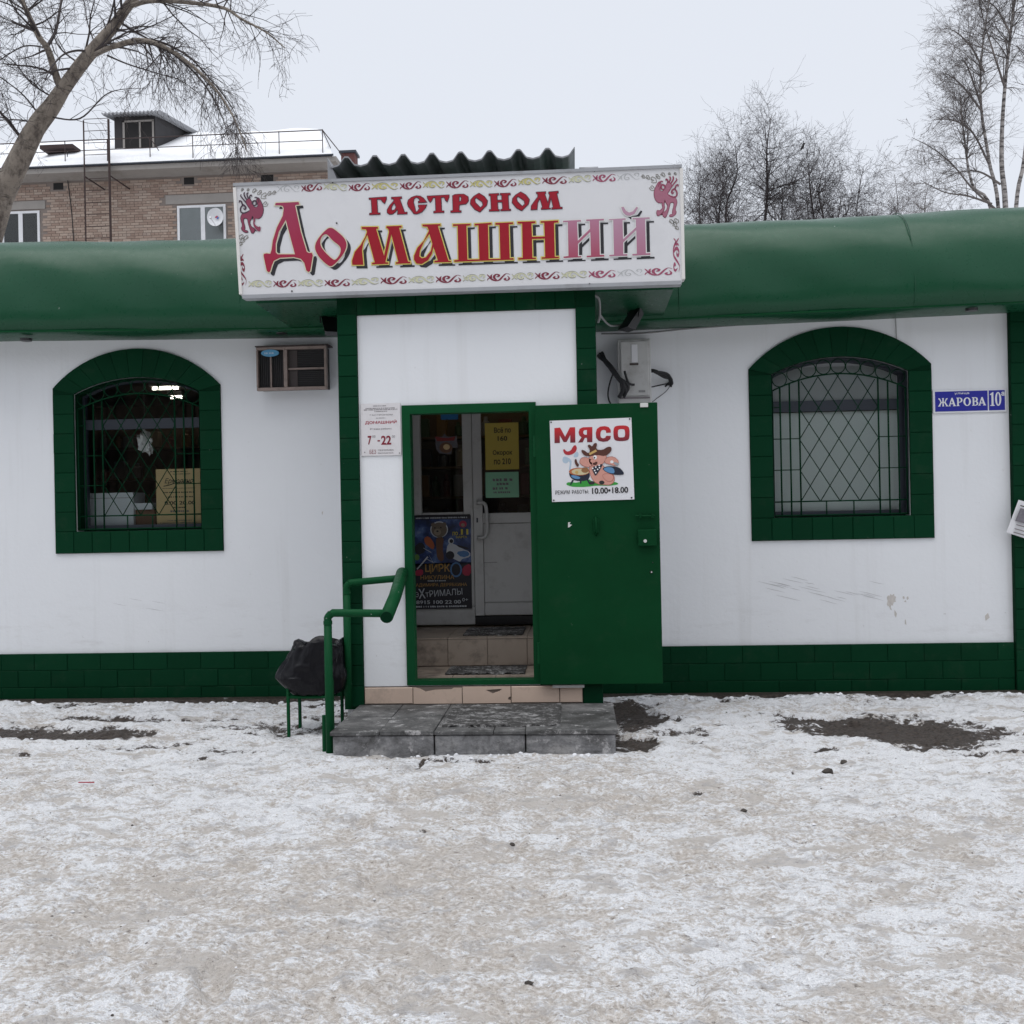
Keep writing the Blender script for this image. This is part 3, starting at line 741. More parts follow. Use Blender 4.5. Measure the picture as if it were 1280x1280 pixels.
# steel outer door, swung fully open against the front
door = bevel_box('steel_door', -.288, .592, YP - .085, YP - .045, .298, 2.315, 'green_door', shop, .004, 1)
yd = YP - .085
def dpx(px, py): return at(px, py, yd)
MB().tube([(-.292, yd + .02, .45), (-.292, yd + .02, .60)], .014, 8).build('hinge', 'green_metal', door)
MB().tube([(-.292, yd + .02, 1.95), (-.292, yd + .02, 2.10)], .014, 8).build('hinge', 'green_metal', door)
x, z = dpx(745, 657); bevel_box('pull_plate', x - .02, x + .02, yd - .022, yd - .001, z - .05, z + .05, 'green_door', door, .006, 2)
MB().tube([(x, yd - .012, z + .06), (x, yd - .035, z + .045), (x, yd - .04, z), (x, yd - .035, z - .045), (x, yd - .012, z - .07)], .008, 8).build('pull_handle', 'green_door', door, smooth=True)
a = dpx(797, 662); b = dpx(822, 682); bevel_box('lock_box', a[0], b[0] - .008, yd - .04, yd - .001, b[1], a[1], 'green_door', door, .005, 2)
c_ = dpx(806, 676); MB().tube([(c_[0], yd - .048, c_[1]), (c_[0], yd - .038, c_[1])], .012, 10).build('keyhole', 'chip_white', door)
a = dpx(794, 645); b = dpx(820, 645); MB().tube([(a[0], yd - .02, a[1]), (b[0] - .01, yd - .02, b[1])], .008, 8).build('slide_bolt', 'green_door', door)
for px in (800, 815):
    q = dpx(px, 645); bevel_box('bolt_loop', q[0] - .008, q[0] + .008, yd - .032, yd - .001, q[1] - .016, q[1] + .016, 'green_door', door, .003, 1)
a = dpx(800, 504); b = dpx(810, 509); bevel_box('magnet_plate', a[0], b[0], yd - .012, yd - .001, b[1], a[1], 'chip_white', door, .002, 1)
for px, py, r in ((816, 703, .004), (814, 715, .010)):
    q = dpx(px, py); MB().tube([(q[0], yd - .006, q[1]), (q[0], yd + .002, q[1])], r, 10).build('key_hole', 'black_plastic', door)
q = dpx(814, 715); MB().tube([(q[0] + .002, yd - .009, q[1]), (q[0] + .002, yd - .002, q[1])], .005, 10).build('lock_pin', 'chip_white', door)
q = dpx(712, 656); plate('paint_chip', [[(q[0] - .012, q[1] - .02), (q[0], q[1] - .016), (q[0] + .018, q[1]), (q[0] - .002, q[1] + .004), (q[0] + .008, q[1] + .018), (q[0] - .01, q[1] + .018)]], yd - .003, yd + .001, 'chip_white', door)
a = dpx(680, 852); MB().box(-.20, .03, YP - .06, YP - .022, .272, .292).build('sill_strip', 'grey_box', shop)

# corrugated sheet roof over the entrance
m = MB(); n = 180; xa, xb = -1.78, .04; vs = []
prof = []
for i in range(n + 1):
    x = xa + (xb - xa) * i / n; ph = ((xb - x) / .2135 + .06) % 1.0; d_ = min(ph, 1 - ph)
    prof.append((x, .058 * (1 - min(1, max(0, (d_ - .07) / .20))) - .03 - .012 * max(0, (d_ - .27) / .23)))
for y, z in ((7.52, 4.19), (8.9, 4.28)):
    for t in (0, .012): vs += [(x, y, z + h - t) for x, h in prof]
k = n + 1; fs = []
for i in range(n):
    fs += [(i, i + 1, 2 * k + i + 1, 2 * k + i), (k + i, 3 * k + i, 3 * k + i + 1, k + i + 1), (i, k + i, k + i + 1, i + 1), (2 * k + i, 2 * k + i + 1, 3 * k + i + 1, 3 * k + i)]
fs += [(0, 2 * k, 3 * k, k), (n, k + n, 3 * k + n, 2 * k + n)]
rs = MB().add(vs, fs).build('corrugated_roof', 'corrugated', shop)
m = MB(); m.box(-1.72, 0.0, 8.12, 8.9, 3.9, 4.14); m.build('roof_support', 'corrugated', shop)
m = MB(); m.add([(-1.80, 7.53, 3.98), (-1.70, 7.53, 3.98), (-1.80, 7.53, 4.22), (-1.80, 8.9, 3.98), (-1.70, 8.9, 3.98), (-1.80, 8.9, 4.25)], [(0, 1, 2), (3, 5, 4), (0, 2, 5, 3), (1, 4, 5, 2), (0, 3, 4, 1)]); m.build('end_flashing', 'corrugated', shop)
MB().tube([(.07, 7.62, 4.045), (.21, 7.62, 4.045)], .05, 12).build('ridge_cap', 'corrugated', shop, smooth=True)

# ================================================================ ENTRANCE STEP
st = thing('entrance_step', (-.7, 7.0, 0), 'low grey concrete step with cracked slabs below the shop door', 'step')
xb_ = [-1.612, -.945, -.357, .222]
for i in range(3):
    o = bevel_box('kerb_block', xb_[i] + .004, xb_[i + 1] - .004, YS + R.uniform(-.008, .006), YS + .32, -.06, .122, 'concrete', st, .012, 2)
m = MB(); m.box(-1.60, .20, YS + .325, YP - .021, -.05, .12); m.build('core', 'concrete', st)
for x0, x1 in ((-1.625, -1.30), (-1.30, -.945), (-.945, -.56), (-.56, -.357), (-.357, .235)):
    for y0, y1 in ((YS - .02, YS + .47), (YS + .47, YP - .024)):
        bevel_box('paving_slab', x0 + .002, x1 - .002, y0 + .002 + R.uniform(0, .006), y1 - .002, .124 + R.uniform(-.001, .001), .152 + R.uniform(-.003, .003), 'slab', st, .005, 2)
# worn rubber mat frozen to the step, caked with snow
def mat_material():
    q = NT('snowy_mat'); n1 = q.noise(8, 9, .75, (1, 1.9, 1), .6); n2 = q.noise(60, 5, .7)
    k = q.ramp(q.math('ADD', q.math('MULTIPLY', n1, .75), q.math('MULTIPLY', n2, .25)), [(.49, 0.), (.60, 1.)])
    q.col(q.mix(k, (.055, .053, .052), (.36, .355, .355))); q.set(Roughness=.85); q.bump(n1, 1., .03); MAT['snowy_mat'] = q.m
mat_material()
def rough_mat(name, label, x0, x1, y0, y1, z, cat='mat'):
    n = 40; k = 26; vs = []; RR = np.random.RandomState(4)
    for i in range(n + 1):
        for j in range(k + 1):
            e = .03 * math.sin(i * 1.7) + .02 * RR.rand(); u = i / n; v = j / k
            vs.append((x0 + (x1 - x0) * u + (e if i in (0, n) else 0), y0 + (y1 - y0) * v + (.05 * RR.rand() if j in (0, k) else 0), z + (.006 + .010 * RR.rand() if 0 < i < n and 0 < j < k else -.004)))
    fs = [(i * (k + 1) + j, (i + 1) * (k + 1) + j, (i + 1) * (k + 1) + j + 1, i * (k + 1) + j + 1) for i in range(n) for j in range(k)]
    return tag(MB().add(vs, fs).build(name, 'snowy_mat', smooth=True), label, cat)
rough_mat('door_mat', 'ragged dark mat caked with snow on the concrete step', -.93, -.12, YS + .08, YP - .06, .153)
rough_mat('door_mat', 'dark mat with trodden snow on the vestibule floor inside the door frame', -1.03, -.40, 7.66, 8.06, .331)
rough_mat('door_mat', 'thin dark wet mat on the upper tread before the plastic door', -.95, -.44, 8.2, 8.75, .557)

# ================================================================ HANDRAIL
hr = thing('handrail', (-1.65, 7.0, 0), 'green painted pipe handrail at the left end of the step', 'handrail')
MB().tube([(-1.645, 6.62, -.03), (-1.642, 6.62, .86)], .027, 12).build('post', 'green_metal', hr, smooth=True)
MB().tube([(-1.69, 6.66, -.03), (-1.688, 6.66, .235)], .016, 8).build('post_stub', 'green_metal', hr)
MB().tube(catmull([(-1.642, 6.62, .86), (-1.640, 6.62, .885), (-1.615, 6.62, .908), (-1.585, 6.62, .912), (-1.25, 6.62, .905)], 4), .026, 12).build('rail_arm', 'green_metal', hr, smooth=True)
MB().tube([(-1.69, 7.38, .14), (-1.686, 7.38, 1.00)], .027, 12).build('post', 'green_metal', hr, smooth=True)
MB().tube(catmull([(-1.686, 7.38, 1.00), (-1.684, 7.38, 1.03), (-1.66, 7.38, 1.055), (-1.63, 7.38, 1.06), (-1.30, 7.38, 1.085)], 4), .026, 12).build('rail_arm', 'green_metal', hr, smooth=True)
for x, y, z in ((-1.642, 6.62, .85), (-1.686, 7.38, .99)):
    MB().tube([(x, y, z - .012), (x, y, z + .012)], .030, 12).build('coupling', 'green_metal', hr)
MB().tube([(-1.248, 6.595, .885), (-1.262, 7.0, .985), (-1.285, 7.44, 1.12)], .044, 16).build('grab_tube', 'green_metal', hr, smooth=True)
MB().tube([(-1.2475, 6.585, .8825), (-1.248, 6.5945, .8848)], .037, 16).build('end_cap', 'green_joint', hr)

# ================================================================ BIN WITH BLACK BAG
bn = thing('litter_bin', (-1.95, 7.3, 0), 'green steel litter bin stand under a black bag, beside the handrail', 'bin')
for x, y in ((-2.09, 7.22), (-1.77, 7.22), (-2.09, 7.52), (-1.77, 7.52)):
    MB().tube([(x, y, -.03), (x, y, .42)], .013, 4).build('leg', 'green_metal', bn)
for y in (7.22, 7.52): MB().tube([(-2.09, y, .255), (-1.77, y, .255)], .010, 4).build('cross_bar', 'green_metal', bn)
MB().box(-2.05, -1.78, 7.24, 7.50, .24, .60).build('bin_body', 'green_joint', bn)
vs = []; fs = []; n = 120; NL = 54
lev = np.array([(.29, .10, .09, -1.90), (.268, .185, .16, -1.915), (.30, .21, .18, -1.925), (.345, .235, .19, -1.945), (.385, .255, .195, -1.955), (.42, .245, .195, -1.95), (.48, .215, .185, -1.93), (.54, .195, .175, -1.905), (.60, .178, .165, -1.885), (.632, .172, .16, -1.88), (.640, .155, .15, -1.88), (.618, .13, .13, -1.88), (.56, .11, .11, -1.88)])
tt = np.linspace(0, len(lev) - 1, NL)
for li in range(NL):
    z, rx, ry, cx = (np.interp(tt[li], range(len(lev)), lev[:, c]) for c in range(4)); lf = tt[li]
    for j in range(n):
        t = 2 * math.pi * j / n; c, s = math.cos(t), math.sin(t); e = 2.8
        kx = math.copysign(abs(c) ** (2 / e), c); ky = math.copysign(abs(s) ** (2 / e), s)
        u, v = np.array([t * 4.0 + .25 * lf]), np.array([lf * .55 + math.sin(t * 3) * .5])
        rid = 1 - abs(2 * float(fbm(u, v, 1.0, 3, 201)[0]) - 1); rid2 = 1 - abs(2 * float(fbm(u * 2.3, v * .8, 1.0, 2, 211)[0]) - 1)
        w_ = 1 + .05 * math.sin(3 * t + lf * .5) + .06 * (rid ** 3 - .45) * (1 if lf > 5 else .5) + .035 * math.sin(11 * t + 2 * math.sin(2 * t)) * max(0, (lf - 5) / 5)
        vs.append((cx + rx * kx * w_, 7.37 + ry * ky * w_, z + .02 * (rid - .6) * (.3 if lf > 8.5 else 1) + (.018 * math.sin(4 * t + 1) if lf > 8.5 else 0)))
for i in range(NL - 1):
    for j in range(n): fs.append((i * n + j, i * n + (j + 1) % n, (i + 1) * n + (j + 1) % n, (i + 1) * n + j))
fs.append(tuple(range(n))[::-1]); fs.append(tuple((NL - 1) * n + j for j in range(n)))
MB().add(vs, fs).build('bag', 'bag', bn, smooth=True)

# scuffs, scratches and a peeled patch on the right-hand wall
pm('peeled', (.56, .53, .50), .9, .25, 40); pm('scuff', (.50, .50, .51), .9)
def wpx(pts): return [at(a, b, YW) for a, b in pts]
plate('peeled_patch', [wpx([(1108.5, 747), (1110, 744), (1111.5, 745), (1113, 742.5), (1115, 744), (1117.5, 742), (1118, 745), (1120, 746), (1119, 750), (1120, 752), (1117, 753), (1116, 757), (1114, 756.5), (1113.5, 759), (1115, 763), (1113, 762), (1111, 757), (1110, 758), (1108.5, 755), (1109.5, 751)])], YW - .0012, YW + .001, 'peeled', wall)
for k_ in ([(1128, 746), (1130, 745), (1131, 748), (1129, 749)], [(1133, 747), (1135, 745), (1136, 748), (1134, 750)], [(1130, 752), (1132, 750), (1133, 753)], [(1118, 762), (1121, 767), (1120, 772), (1118, 769)], [(1131, 775), (1132, 774), (1133, 781), (1131, 780)], [(1231, 770), (1235, 766), (1237, 772), (1232, 776)], [(402, 640), (404, 639), (403, 644)]): plate('peeled_patch', [wpx(k_)], YW - .0012, YW + .001, 'peeled', wall)
RQ = random.Random(14); m = MB()
for i in range(26):
    a = RQ.uniform(930, 1090); b = 728 + (a - 930) * .10 + RQ.gauss(0, 7); l = RQ.uniform(6, 34); q_ = [at(a + l * t, b + l * .24 * t + RQ.uniform(-.3, .3), YW) for t in (0, .35, .7, 1)]
    ribbon(m, q_, [.001, .0035, .003, .001], YW - .0012)
for i in range(5):
    a = RQ.uniform(110, 190); b = RQ.uniform(748, 762); q_ = [at(a + 16 * t, b + 3 * t, YW) for t in (0, .5, 1)]; ribbon(m, q_, [.001, .0025, .001], YW - .0012)
m.build('scratches', 'scuff', wall)['kind'] = 'stuff'
# ================================================================ SIGNBOARD
YB = 7.30
sg = thing('signboard', (-.82, 7.38, 3.15), 'long white shop signboard with red old-style lettering over the entrance', 'sign')
cor = [(-2.396, 3.158), (.778, 3.153), (.778, 3.962), (-2.427, 3.961)]
m = MB(); m.add([(x, YB, z) for x, z in cor] + [(x, YB + .085, z) for x, z in cor], [(0, 1, 2, 3), (7, 6, 5, 4), (0, 4, 5, 1), (1, 5, 6, 2), (2, 6, 7, 3), (3, 7, 4, 0)]); m.build('board', 'sign_white', sg)
def strip(name, a, b, w_, mat='sign_edge', y0=YB - .012, y1=YB + .09):
    (xa, za), (xb, zb) = a, b; dx, dz = xb - xa, zb - za; L = math.hypot(dx, dz); nx, nz = -dz / L * w_ / 2, dx / L * w_ / 2
    q = [(xa + nx, za + nz), (xb + nx, zb + nz), (xb - nx, zb - nz), (xa - nx, za - nz)]
    MB().add([(x, y0, z) for x, z in q] + [(x, y1, z) for x, z in q], [(3, 2, 1, 0), (4, 5, 6, 7), (0, 1, 5, 4), (1, 2, 6, 5), (2, 3, 7, 6), (3, 0, 4, 7)]).build(name, mat, sg)
strip('edge_strip', (-2.44, 3.966), (.79, 3.967), .022, 'sign_lip'); strip('edge_strip', (-2.43, 3.945), (-2.40, 3.17), .022); strip('edge_strip', (.786, 3.95), (.786, 3.17), .022)
strip('edge_strip', (-2.39, 3.152), (.772, 3.147), .026, 'sign_lip', YB - .006, YB + .088)
YL = YB - .001
fade_mat('letter_faded', (.33, .045, .10), (.36, .014, .04), 3.25, 3.82)
fade_mat('letter_red', (.32, .010, .024), (.32, .009, .018), 3.3, 3.8)
fade_mat('letter_pale', (.44, .20, .29), (.36, .045, .085), 3.28, 3.62)
fade_mat('letter_pink', (.46, .27, .36), (.40, .15, .23), 3.28, 3.62)
flat('outline_cream', (.70, .66, .48)); flat('outline_yellow', (.66, .56, .14)); flat('outline_white', (.72, .72, .70)); flat('print_black', (.016, .015, .02)); flat('outline_dark', (.055, .03, .05))
flat('scroll_red', (.20, .022, .045)); flat('scroll_yellow', (.55, .50, .20)); flat('scroll_pale', (.60, .60, .42)); flat('scroll_pink', (.33, .07, .13)); flat('scroll_line', (.25, .24, .22)); flat('scroll_faint', (.47, .48, .48)); flat('griffin_pink', (.36, .13, .19)); flat('griffin_red', (.25, .04, .085))
C1, C2, C3, C4 = ((290, 220), 8), ((430, 220), 8), ((560, 210), 8), ((700, 205), 8); CA = ((455, 225), 10.24)
BIG = [
 ('faded', 'cream', C1, [[(432, 295), (440, 272), (600, 265), (668, 262), (676, 288), (640, 292), (634, 302), (690, 560), (750, 760), (772, 772), (800, 768), (810, 795), (785, 950), (765, 962), (745, 945), (725, 870), (690, 830), (620, 812), (480, 820), (420, 850), (400, 900), (385, 955), (370, 965), (350, 950), (318, 800), (322, 780), (350, 775), (385, 780), (398, 740), (410, 650), (450, 520), (510, 400), (520, 330), (510, 302), (480, 296)],
                         [(540, 440), (632, 785), (460, 785), (440, 765), (440, 680), (470, 560)]], 0),
 ('faded', 'cream', C1, [[(985, 508), (1060, 560), (1130, 625), (1152, 690), (1130, 760), (1080, 830), (1000, 912), (950, 890), (870, 812), (833, 740), (833, 690), (860, 630), (920, 560)], [(935, 582), (960, 590), (1010, 650), (1080, 700), (1092, 740), (1080, 790), (1035, 848), (990, 822), (910, 740), (885, 690), (885, 640), (905, 600)]], 1),
 ('red', 'yellow', C2, [[(178, 512), (340, 510), (342, 528), (322, 531), (402, 800), (452, 560), (445, 532), (425, 520), (427, 505), (577, 500), (578, 517), (552, 520), (642, 858), (665, 858), (665, 875), (520, 880), (520, 865), (545, 862), (475, 585), (415, 865), (445, 865), (445, 880), (282, 886), (282, 870), (310, 866), (235, 590), (195, 670), (182, 740), (195, 890), (85, 890), (82, 850), (110, 760), (170, 690), (215, 610), (232, 560), (222, 535), (180, 530)]], 0),
 ('red', 'yellow', C2, [[(785, 488), (965, 482), (967, 497), (940, 502), (1045, 848), (1070, 850), (1070, 862), (905, 866), (905, 850), (940, 846), (895, 710), (880, 780), (840, 845), (780, 882), (725, 877), (702, 840), (702, 800), (735, 720), (800, 650), (850, 550), (835, 510), (788, 505)], [(855, 580), (885, 680), (870, 750), (820, 815), (780, 825), (755, 805), (760, 750), (800, 660)]], 0),
 ('red', 'yellow', C3, [[(50, 565), (225, 560), (225, 575), (185, 580), (195, 918), (315, 915), (305, 575), (268, 578), (268, 560), (435, 550), (437, 567), (400, 570), (408, 912), (525, 910), (515, 570), (475, 570), (475, 552), (650, 545), (652, 560), (608, 565), (618, 905), (655, 903), (657, 918), (65, 940), (63, 925), (105, 920), (97, 580), (52, 582)]], 0),
 ('red', 'yellow', C3, [[(697, 540), (872, 535), (875, 552), (835, 556), (840, 690), (968, 687), (962, 548), (928, 550), (928, 535), (1100, 527), (1102, 545), (1060, 550), (1068, 890), (1107, 888), (1109, 903), (938, 910), (936, 895), (972, 893), (968, 708), (840, 712), (845, 898), (878, 898), (880, 912), (706, 918), (704, 903), (748, 900), (742, 558), (698, 557)]], 0),
 ('pale', 'white', C4, [[(30, 570), (208, 562), (210, 577), (170, 580), (178, 770), (300, 650), (298, 570), (262, 573), (262, 558), (437, 550), (438, 566), (390, 568), (398, 910), (442, 910), (443, 927), (268, 935), (267, 920), (310, 917), (303, 680), (180, 800), (180, 925), (212, 923), (213, 935), (36, 942), (35, 928), (85, 922), (78, 582), (32, 585)]], 0),
 ('pink', 'white', C4, [[(488, 555), (655, 545), (657, 560), (625, 562), (630, 755), (760, 635), (758, 555), (725, 556), (725, 542), (895, 535), (897, 550), (850, 553), (858, 895), (902, 893), (903, 910), (725, 918), (723, 902), (768, 900), (763, 660), (632, 785), (632, 905), (672, 903), (673, 918), (494, 925), (493, 912), (540, 908), (532, 562), (490, 565)],
                        [(612, 435), (635, 430), (660, 470), (690, 488), (730, 475), (765, 430), (780, 440), (745, 500), (700, 520), (660, 515), (630, 485)]], 0)]
for ink, outl, (org, sc), lps, sm in BIG:
    L = [px_loop(smoothpoly(p, 2) if sm else p, org, sc, YB) for p in lps]
    o = plate('letter', L, YL - .0055, YL - .0045, 'letter_' + ink, sg)
    plate('letter_outline', L, YL - .0035, YL - .0025, 'outline_' + outl, o, offset=.0072)
    plate('letter_shadow', L, YL - .0015, YL - .0005, 'print_black', o, dx=.030, dz=-.026)
SMALL = [
 (CA, [[(68, 235), (285, 220), (287, 245), (265, 300), (240, 280), (220, 250), (165, 245), (175, 425), (205, 425), (205, 440), (75, 445), (75, 430), (105, 425), (95, 245), (70, 248)]]),
 (CA, [[(355, 225), (480, 218), (482, 235), (455, 240), (520, 418), (550, 416), (550, 434), (432, 438), (432, 422), (440, 418), (425, 370), (405, 405), (370, 435), (330, 440), (300, 420), (300, 385), (330, 330), (385, 270), (380, 240), (357, 242)], [(388, 290), (415, 350), (395, 385), (360, 395), (348, 375), (355, 340)]]),
 (CA, [[(558, 300), (570, 260), (610, 225), (670, 205), (720, 210), (760, 235), (800, 285), (700, 292), (700, 278), (720, 270), (705, 235), (670, 222), (640, 240), (632, 290), (650, 350), (665, 420), (690, 400), (715, 360), (700, 345), (700, 325), (800, 322), (785, 360), (740, 410), (680, 435), (640, 432), (610, 390), (570, 340)]]),
 (CA, [[(812, 210), (1088, 195), (1088, 220), (1065, 278), (1045, 260), (1030, 222), (985, 222), (993, 400), (1022, 400), (1022, 415), (895, 420), (895, 405), (922, 400), (915, 225), (880, 228), (870, 260), (850, 285), (835, 270), (815, 230)]]),
 (C3, [[(48, 280), (70, 268), (110, 265), (160, 265), (200, 290), (205, 330), (180, 360), (130, 366), (112, 370), (110, 430), (130, 430), (130, 442), (30, 445), (30, 432), (52, 428)], [(112, 285), (130, 283), (137, 310), (130, 335), (110, 340)]]),
 (C3, [[(310, 255), (360, 285), (395, 330), (385, 375), (320, 440), (270, 415), (225, 360), (230, 320), (260, 285)], [(280, 295), (345, 340), (352, 375), (325, 400), (275, 350), (265, 318)]]),
 (C3, [[(412, 262), (505, 257), (507, 270), (490, 273), (492, 325), (540, 323), (540, 272), (525, 270), (525, 257), (620, 255), (622, 268), (600, 272), (608, 415), (625, 415), (625, 425), (530, 428), (530, 418), (548, 414), (544, 340), (494, 342), (498, 418), (512, 418), (512, 430), (415, 432), (415, 420), (435, 417), (428, 274), (413, 275)]]),
 (C3, [[(728, 242), (778, 272), (813, 317), (803, 362), (738, 427), (688, 402), (643, 347), (648, 307), (678, 272)], [(698, 282), (763, 327), (770, 362), (743, 387), (693, 337), (683, 305)]]),
 (C3, [[(885, 245), (975, 240), (975, 255), (965, 258), (1000, 360), (1020, 270), (1008, 255), (1010, 242), (1100, 235), (1102, 250), (1085, 253), (1120, 395), (1140, 395), (1140, 407), (1040, 412), (1040, 400), (1055, 396), (1030, 290), (1005, 402), (1022, 404), (1022, 410), (935, 414), (935, 402), (948, 398), (920, 300), (895, 350), (890, 415), (832, 418), (835, 380), (870, 330), (900, 290), (900, 262), (888, 258)]])]
for (org, sc), lps in SMALL:
    L = [px_loop(p, org, sc, YB) for p in lps]
    o = plate('letter', L, YL - .0045, YL - .0035, 'letter_red', sg); plate('letter_outline', L, YL - .0025, YL - .0015, 'outline_dark', o, offset=.0042)
# scroll border
def scroll_mesh(mat, line, flip, thin):
    m = MB(); f = -1 if flip else 1
    def rb(pts, ws): ribbon(m, [(p.x, p.y * f) for p in catmull([(a, b, 0) for a, b in pts], 5)], list(np.interp(np.linspace(0, 1, (len(pts) - 1) * 5 + 1), np.linspace(0, 1, len(ws)), ws)), 0.)
    k = .30 if thin else .66
    rb([(0, .35), (.08, .12), (.2, -.22), (.36, -.38), (.52, -.30), (.68, .12), (.82, .38), (.97, .25)], [.03, .10 * k, .16 * k, .17 * k, .15 * k, .12 * k, .08 * k, .02])
    rb([(.40, -.32), (.31, -.12), (.30, .15), (.40, .34), (.50, .22), (.46, .04), (.39, .08)], [.10 * k, .16 * k, .16 * k, .14 * k, .16 * k, .14 * k, .04])
    rb([(.80, -.10), (.74, -.22), (.80, -.36), (.90, -.32), (.93, -.12), (.86, .1)], [.05, .15 * k, .17 * k, .14 * k, .10 * k, .02])
    rb([(.0, -.32), (.06, -.10), (.16, -.05), (.17, .22), (.22, .34)], [.02, .10 * k, .14 * k, .10 * k, .02])
    me = m.build('s', mat).data; me.name = 'scroll'; o = [o for o in bpy.data.objects if o.data == me][0]; bpy.data.objects.remove(o); return me
SCR = {}
def scroll(x0, z0, x1, z1, h, mat, flip, thin=False, y=YL - .001):
    key = (mat, flip, thin)
    if key not in SCR: SCR[key] = scroll_mesh(mat, None, flip, thin)
    o = bpy.data.objects.new('scroll_ornament', SCR[key]); COL.objects.link(o)
    L = math.hypot(x1 - x0, z1 - z0); o.location = (x0, y, z0); o.scale = (L, 1, h); o.rotation_euler = (0, -math.atan2(z1 - z0, x1 - x0), 0); adopt(o, sg)
top = [(347, 236, 'faint'), (377, 236, 'red'), (405, 233, 'mix'), (436, 235, 'red'), (465, 233, 'yellow'), (500, 233, 'red'), (529, 231, 'yellow'), (558, 231, 'red'), (588, 230, 'yellow'), (618, 230, 'red'), (648, 228, 'yellow'), (678, 226, 'red'), (711, 225, 'pale'), (741, 223, 'pink'), (772, 222, 'faint'), (802, 220, 'end')]
bot = [(311, 355, 'pale'), (342, 355, 'red'), (373, 354, 'pale'), (406, 354, 'red'), (440, 353, 'pale'), (476, 351, 'red'), (511, 350, 'pale'), (545, 349.5, 'red'), (579, 348, 'pale'), (609, 347, 'red'), (640, 346, 'pale'), (669, 345, 'red'), (702, 344, 'pale'), (736, 343, 'pink'), (772, 342, 'faint'), (806, 340, 'pink'), (843, 339, 'end')]
for row, fl in ((top, True), (bot, False)):
    for i in range(len(row) - 1):
        a = at(row[i][0], row[i][1], YB); b = at(row[i + 1][0] - 1.5, row[i + 1][1], YB); kd = row[i][2]
        if kd == 'faint': scroll(*a, *b, .060, 'scroll_faint', i % 2 == 0, True)
        elif kd in ('mix', 'pale', 'yellow'):
            scroll(*a, *b, .062, 'scroll_line', i % 2 == 0, False); scroll(*a, *b, .052, 'scroll_pale' if kd != 'yellow' else 'scroll_yellow', i % 2 == 0, False, YL - .002)
        else: scroll(*a, *b, .064, 'scroll_red' if kd == 'red' else 'scroll_pink', i % 2 == 0)
for pxa, pya, pxb, pyb, mt in ((301, 318, 305, 358, 'scroll_red'), (845, 298, 846, 341, 'scroll_pink')):
    a = at(pxa, pya, YB); b = at(pxb, pyb, YB); scroll(*a, *b, .055, mt, False)
# corner beasts: heraldic curls
def beast(org, sc, mir, body_mat, edge_mat, line_mat):
    def P(pts): return px_loop([((1097 - x if mir else x), y) for x, y in pts], org, sc, YB)
    bd = smoothpoly([(330, 450), (400, 420), (440, 480), (470, 560), (520, 640), (590, 620), (600, 560), (560, 450), (600, 400), (650, 470), (710, 600), (720, 720), (680, 840), (600, 895), (520, 880), (540, 930), (510, 1000), (590, 1080), (650, 1060), (660, 1130), (640, 1190), (560, 1150), (480, 1020), (500, 900), (480, 800), (440, 900), (400, 960), (440, 1080), (520, 1110), (520, 1180), (470, 1230), (430, 1170), (370, 960), (360, 880), (270, 870), (260, 950), (300, 1080), (290, 1160), (350, 1160), (370, 1200), (290, 1200), (210, 1120), (250, 1040), (200, 900), (210, 820), (260, 760), (360, 730), (430, 690), (370, 600), (320, 520)], 1)
    plate('corner_ornament', [P(bd)], YL - .0035, YL - .0025, body_mat, sg)
    plate('corner_ornament', [P(bd)], YL - .0015, YL - .0008, edge_mat, sg, offset=.004)
    m = MB()
    for pts, w0 in (([(330, 530), (250, 430), (205, 370), (215, 330)], 26), ([(350, 460), (300, 390), (280, 320), (295, 280)], 28), ([(385, 430), (355, 370), (350, 310), (385, 300)], 28), ([(410, 430), (410, 380), (440, 350), (460, 380)], 30), ([(470, 560), (480, 500), (540, 480), (565, 540), (530, 590), (500, 570)], 34), ([(520, 410), (560, 400), (600, 440), (620, 520)], 24),
                    ([(240, 560), (220, 500), (180, 480), (170, 520)], 30), ([(230, 560), (290, 590), (320, 640), (300, 680), (270, 650)], 34), ([(250, 580), (200, 650), (215, 740), (300, 760), (390, 710)], 30)):
        q = P([(p.x, p.y) for p in catmull([(a, b, 0) for a, b in pts], 4)]); n = len(q); ribbon(m, q, [w0 / sc / 170 * (1.1 if i < n * .7 else .8) for i in range(n)], YL - .004)
    m.build('corner_ornament', edge_mat, sg)['kind'] = 'stuff'
    m = MB(); rr = random.Random(2)
    for cx, cy, r0 in ((740, 350, 75), (760, 540, 60), (640, 280, 55), (520, 240, 50), (860, 300, 50), (970, 280, 42), (220, 1290, 60), (330, 1310, 55), (250, 1380, 50), (200, 1460, 40), (370, 220, 30), (240, 220, 30)):
        r0 *= 1.25; pts = [(cx + r0 * (1 - t * .7) * math.cos(t * 8 + rr.random()), cy + r0 * (1 - t * .7) * math.sin(t * 8)) for t in np.linspace(0, 1, 18)]
        ribbon(m, P(pts), [.0055] * 18, YL - .001)
    m.build('corner_ornament', line_mat, sg)['kind'] = 'stuff'
beast((290, 225), 18.28, False, 'griffin_red', 'outline_dark', 'scroll_line'); beast((797, 205), 18.28, True, 'griffin_pink', 'griffin_red', 'scroll_line')
for px, py in ((358, 229), (416, 228), (743, 214), (737, 355), (365, 364), (421, 279)):
    x, z = at(px, py, YB); MB().tube([(x, YB - .006, z), (x, YB, z)], .006, 6).build('screw', 'ink', sg)

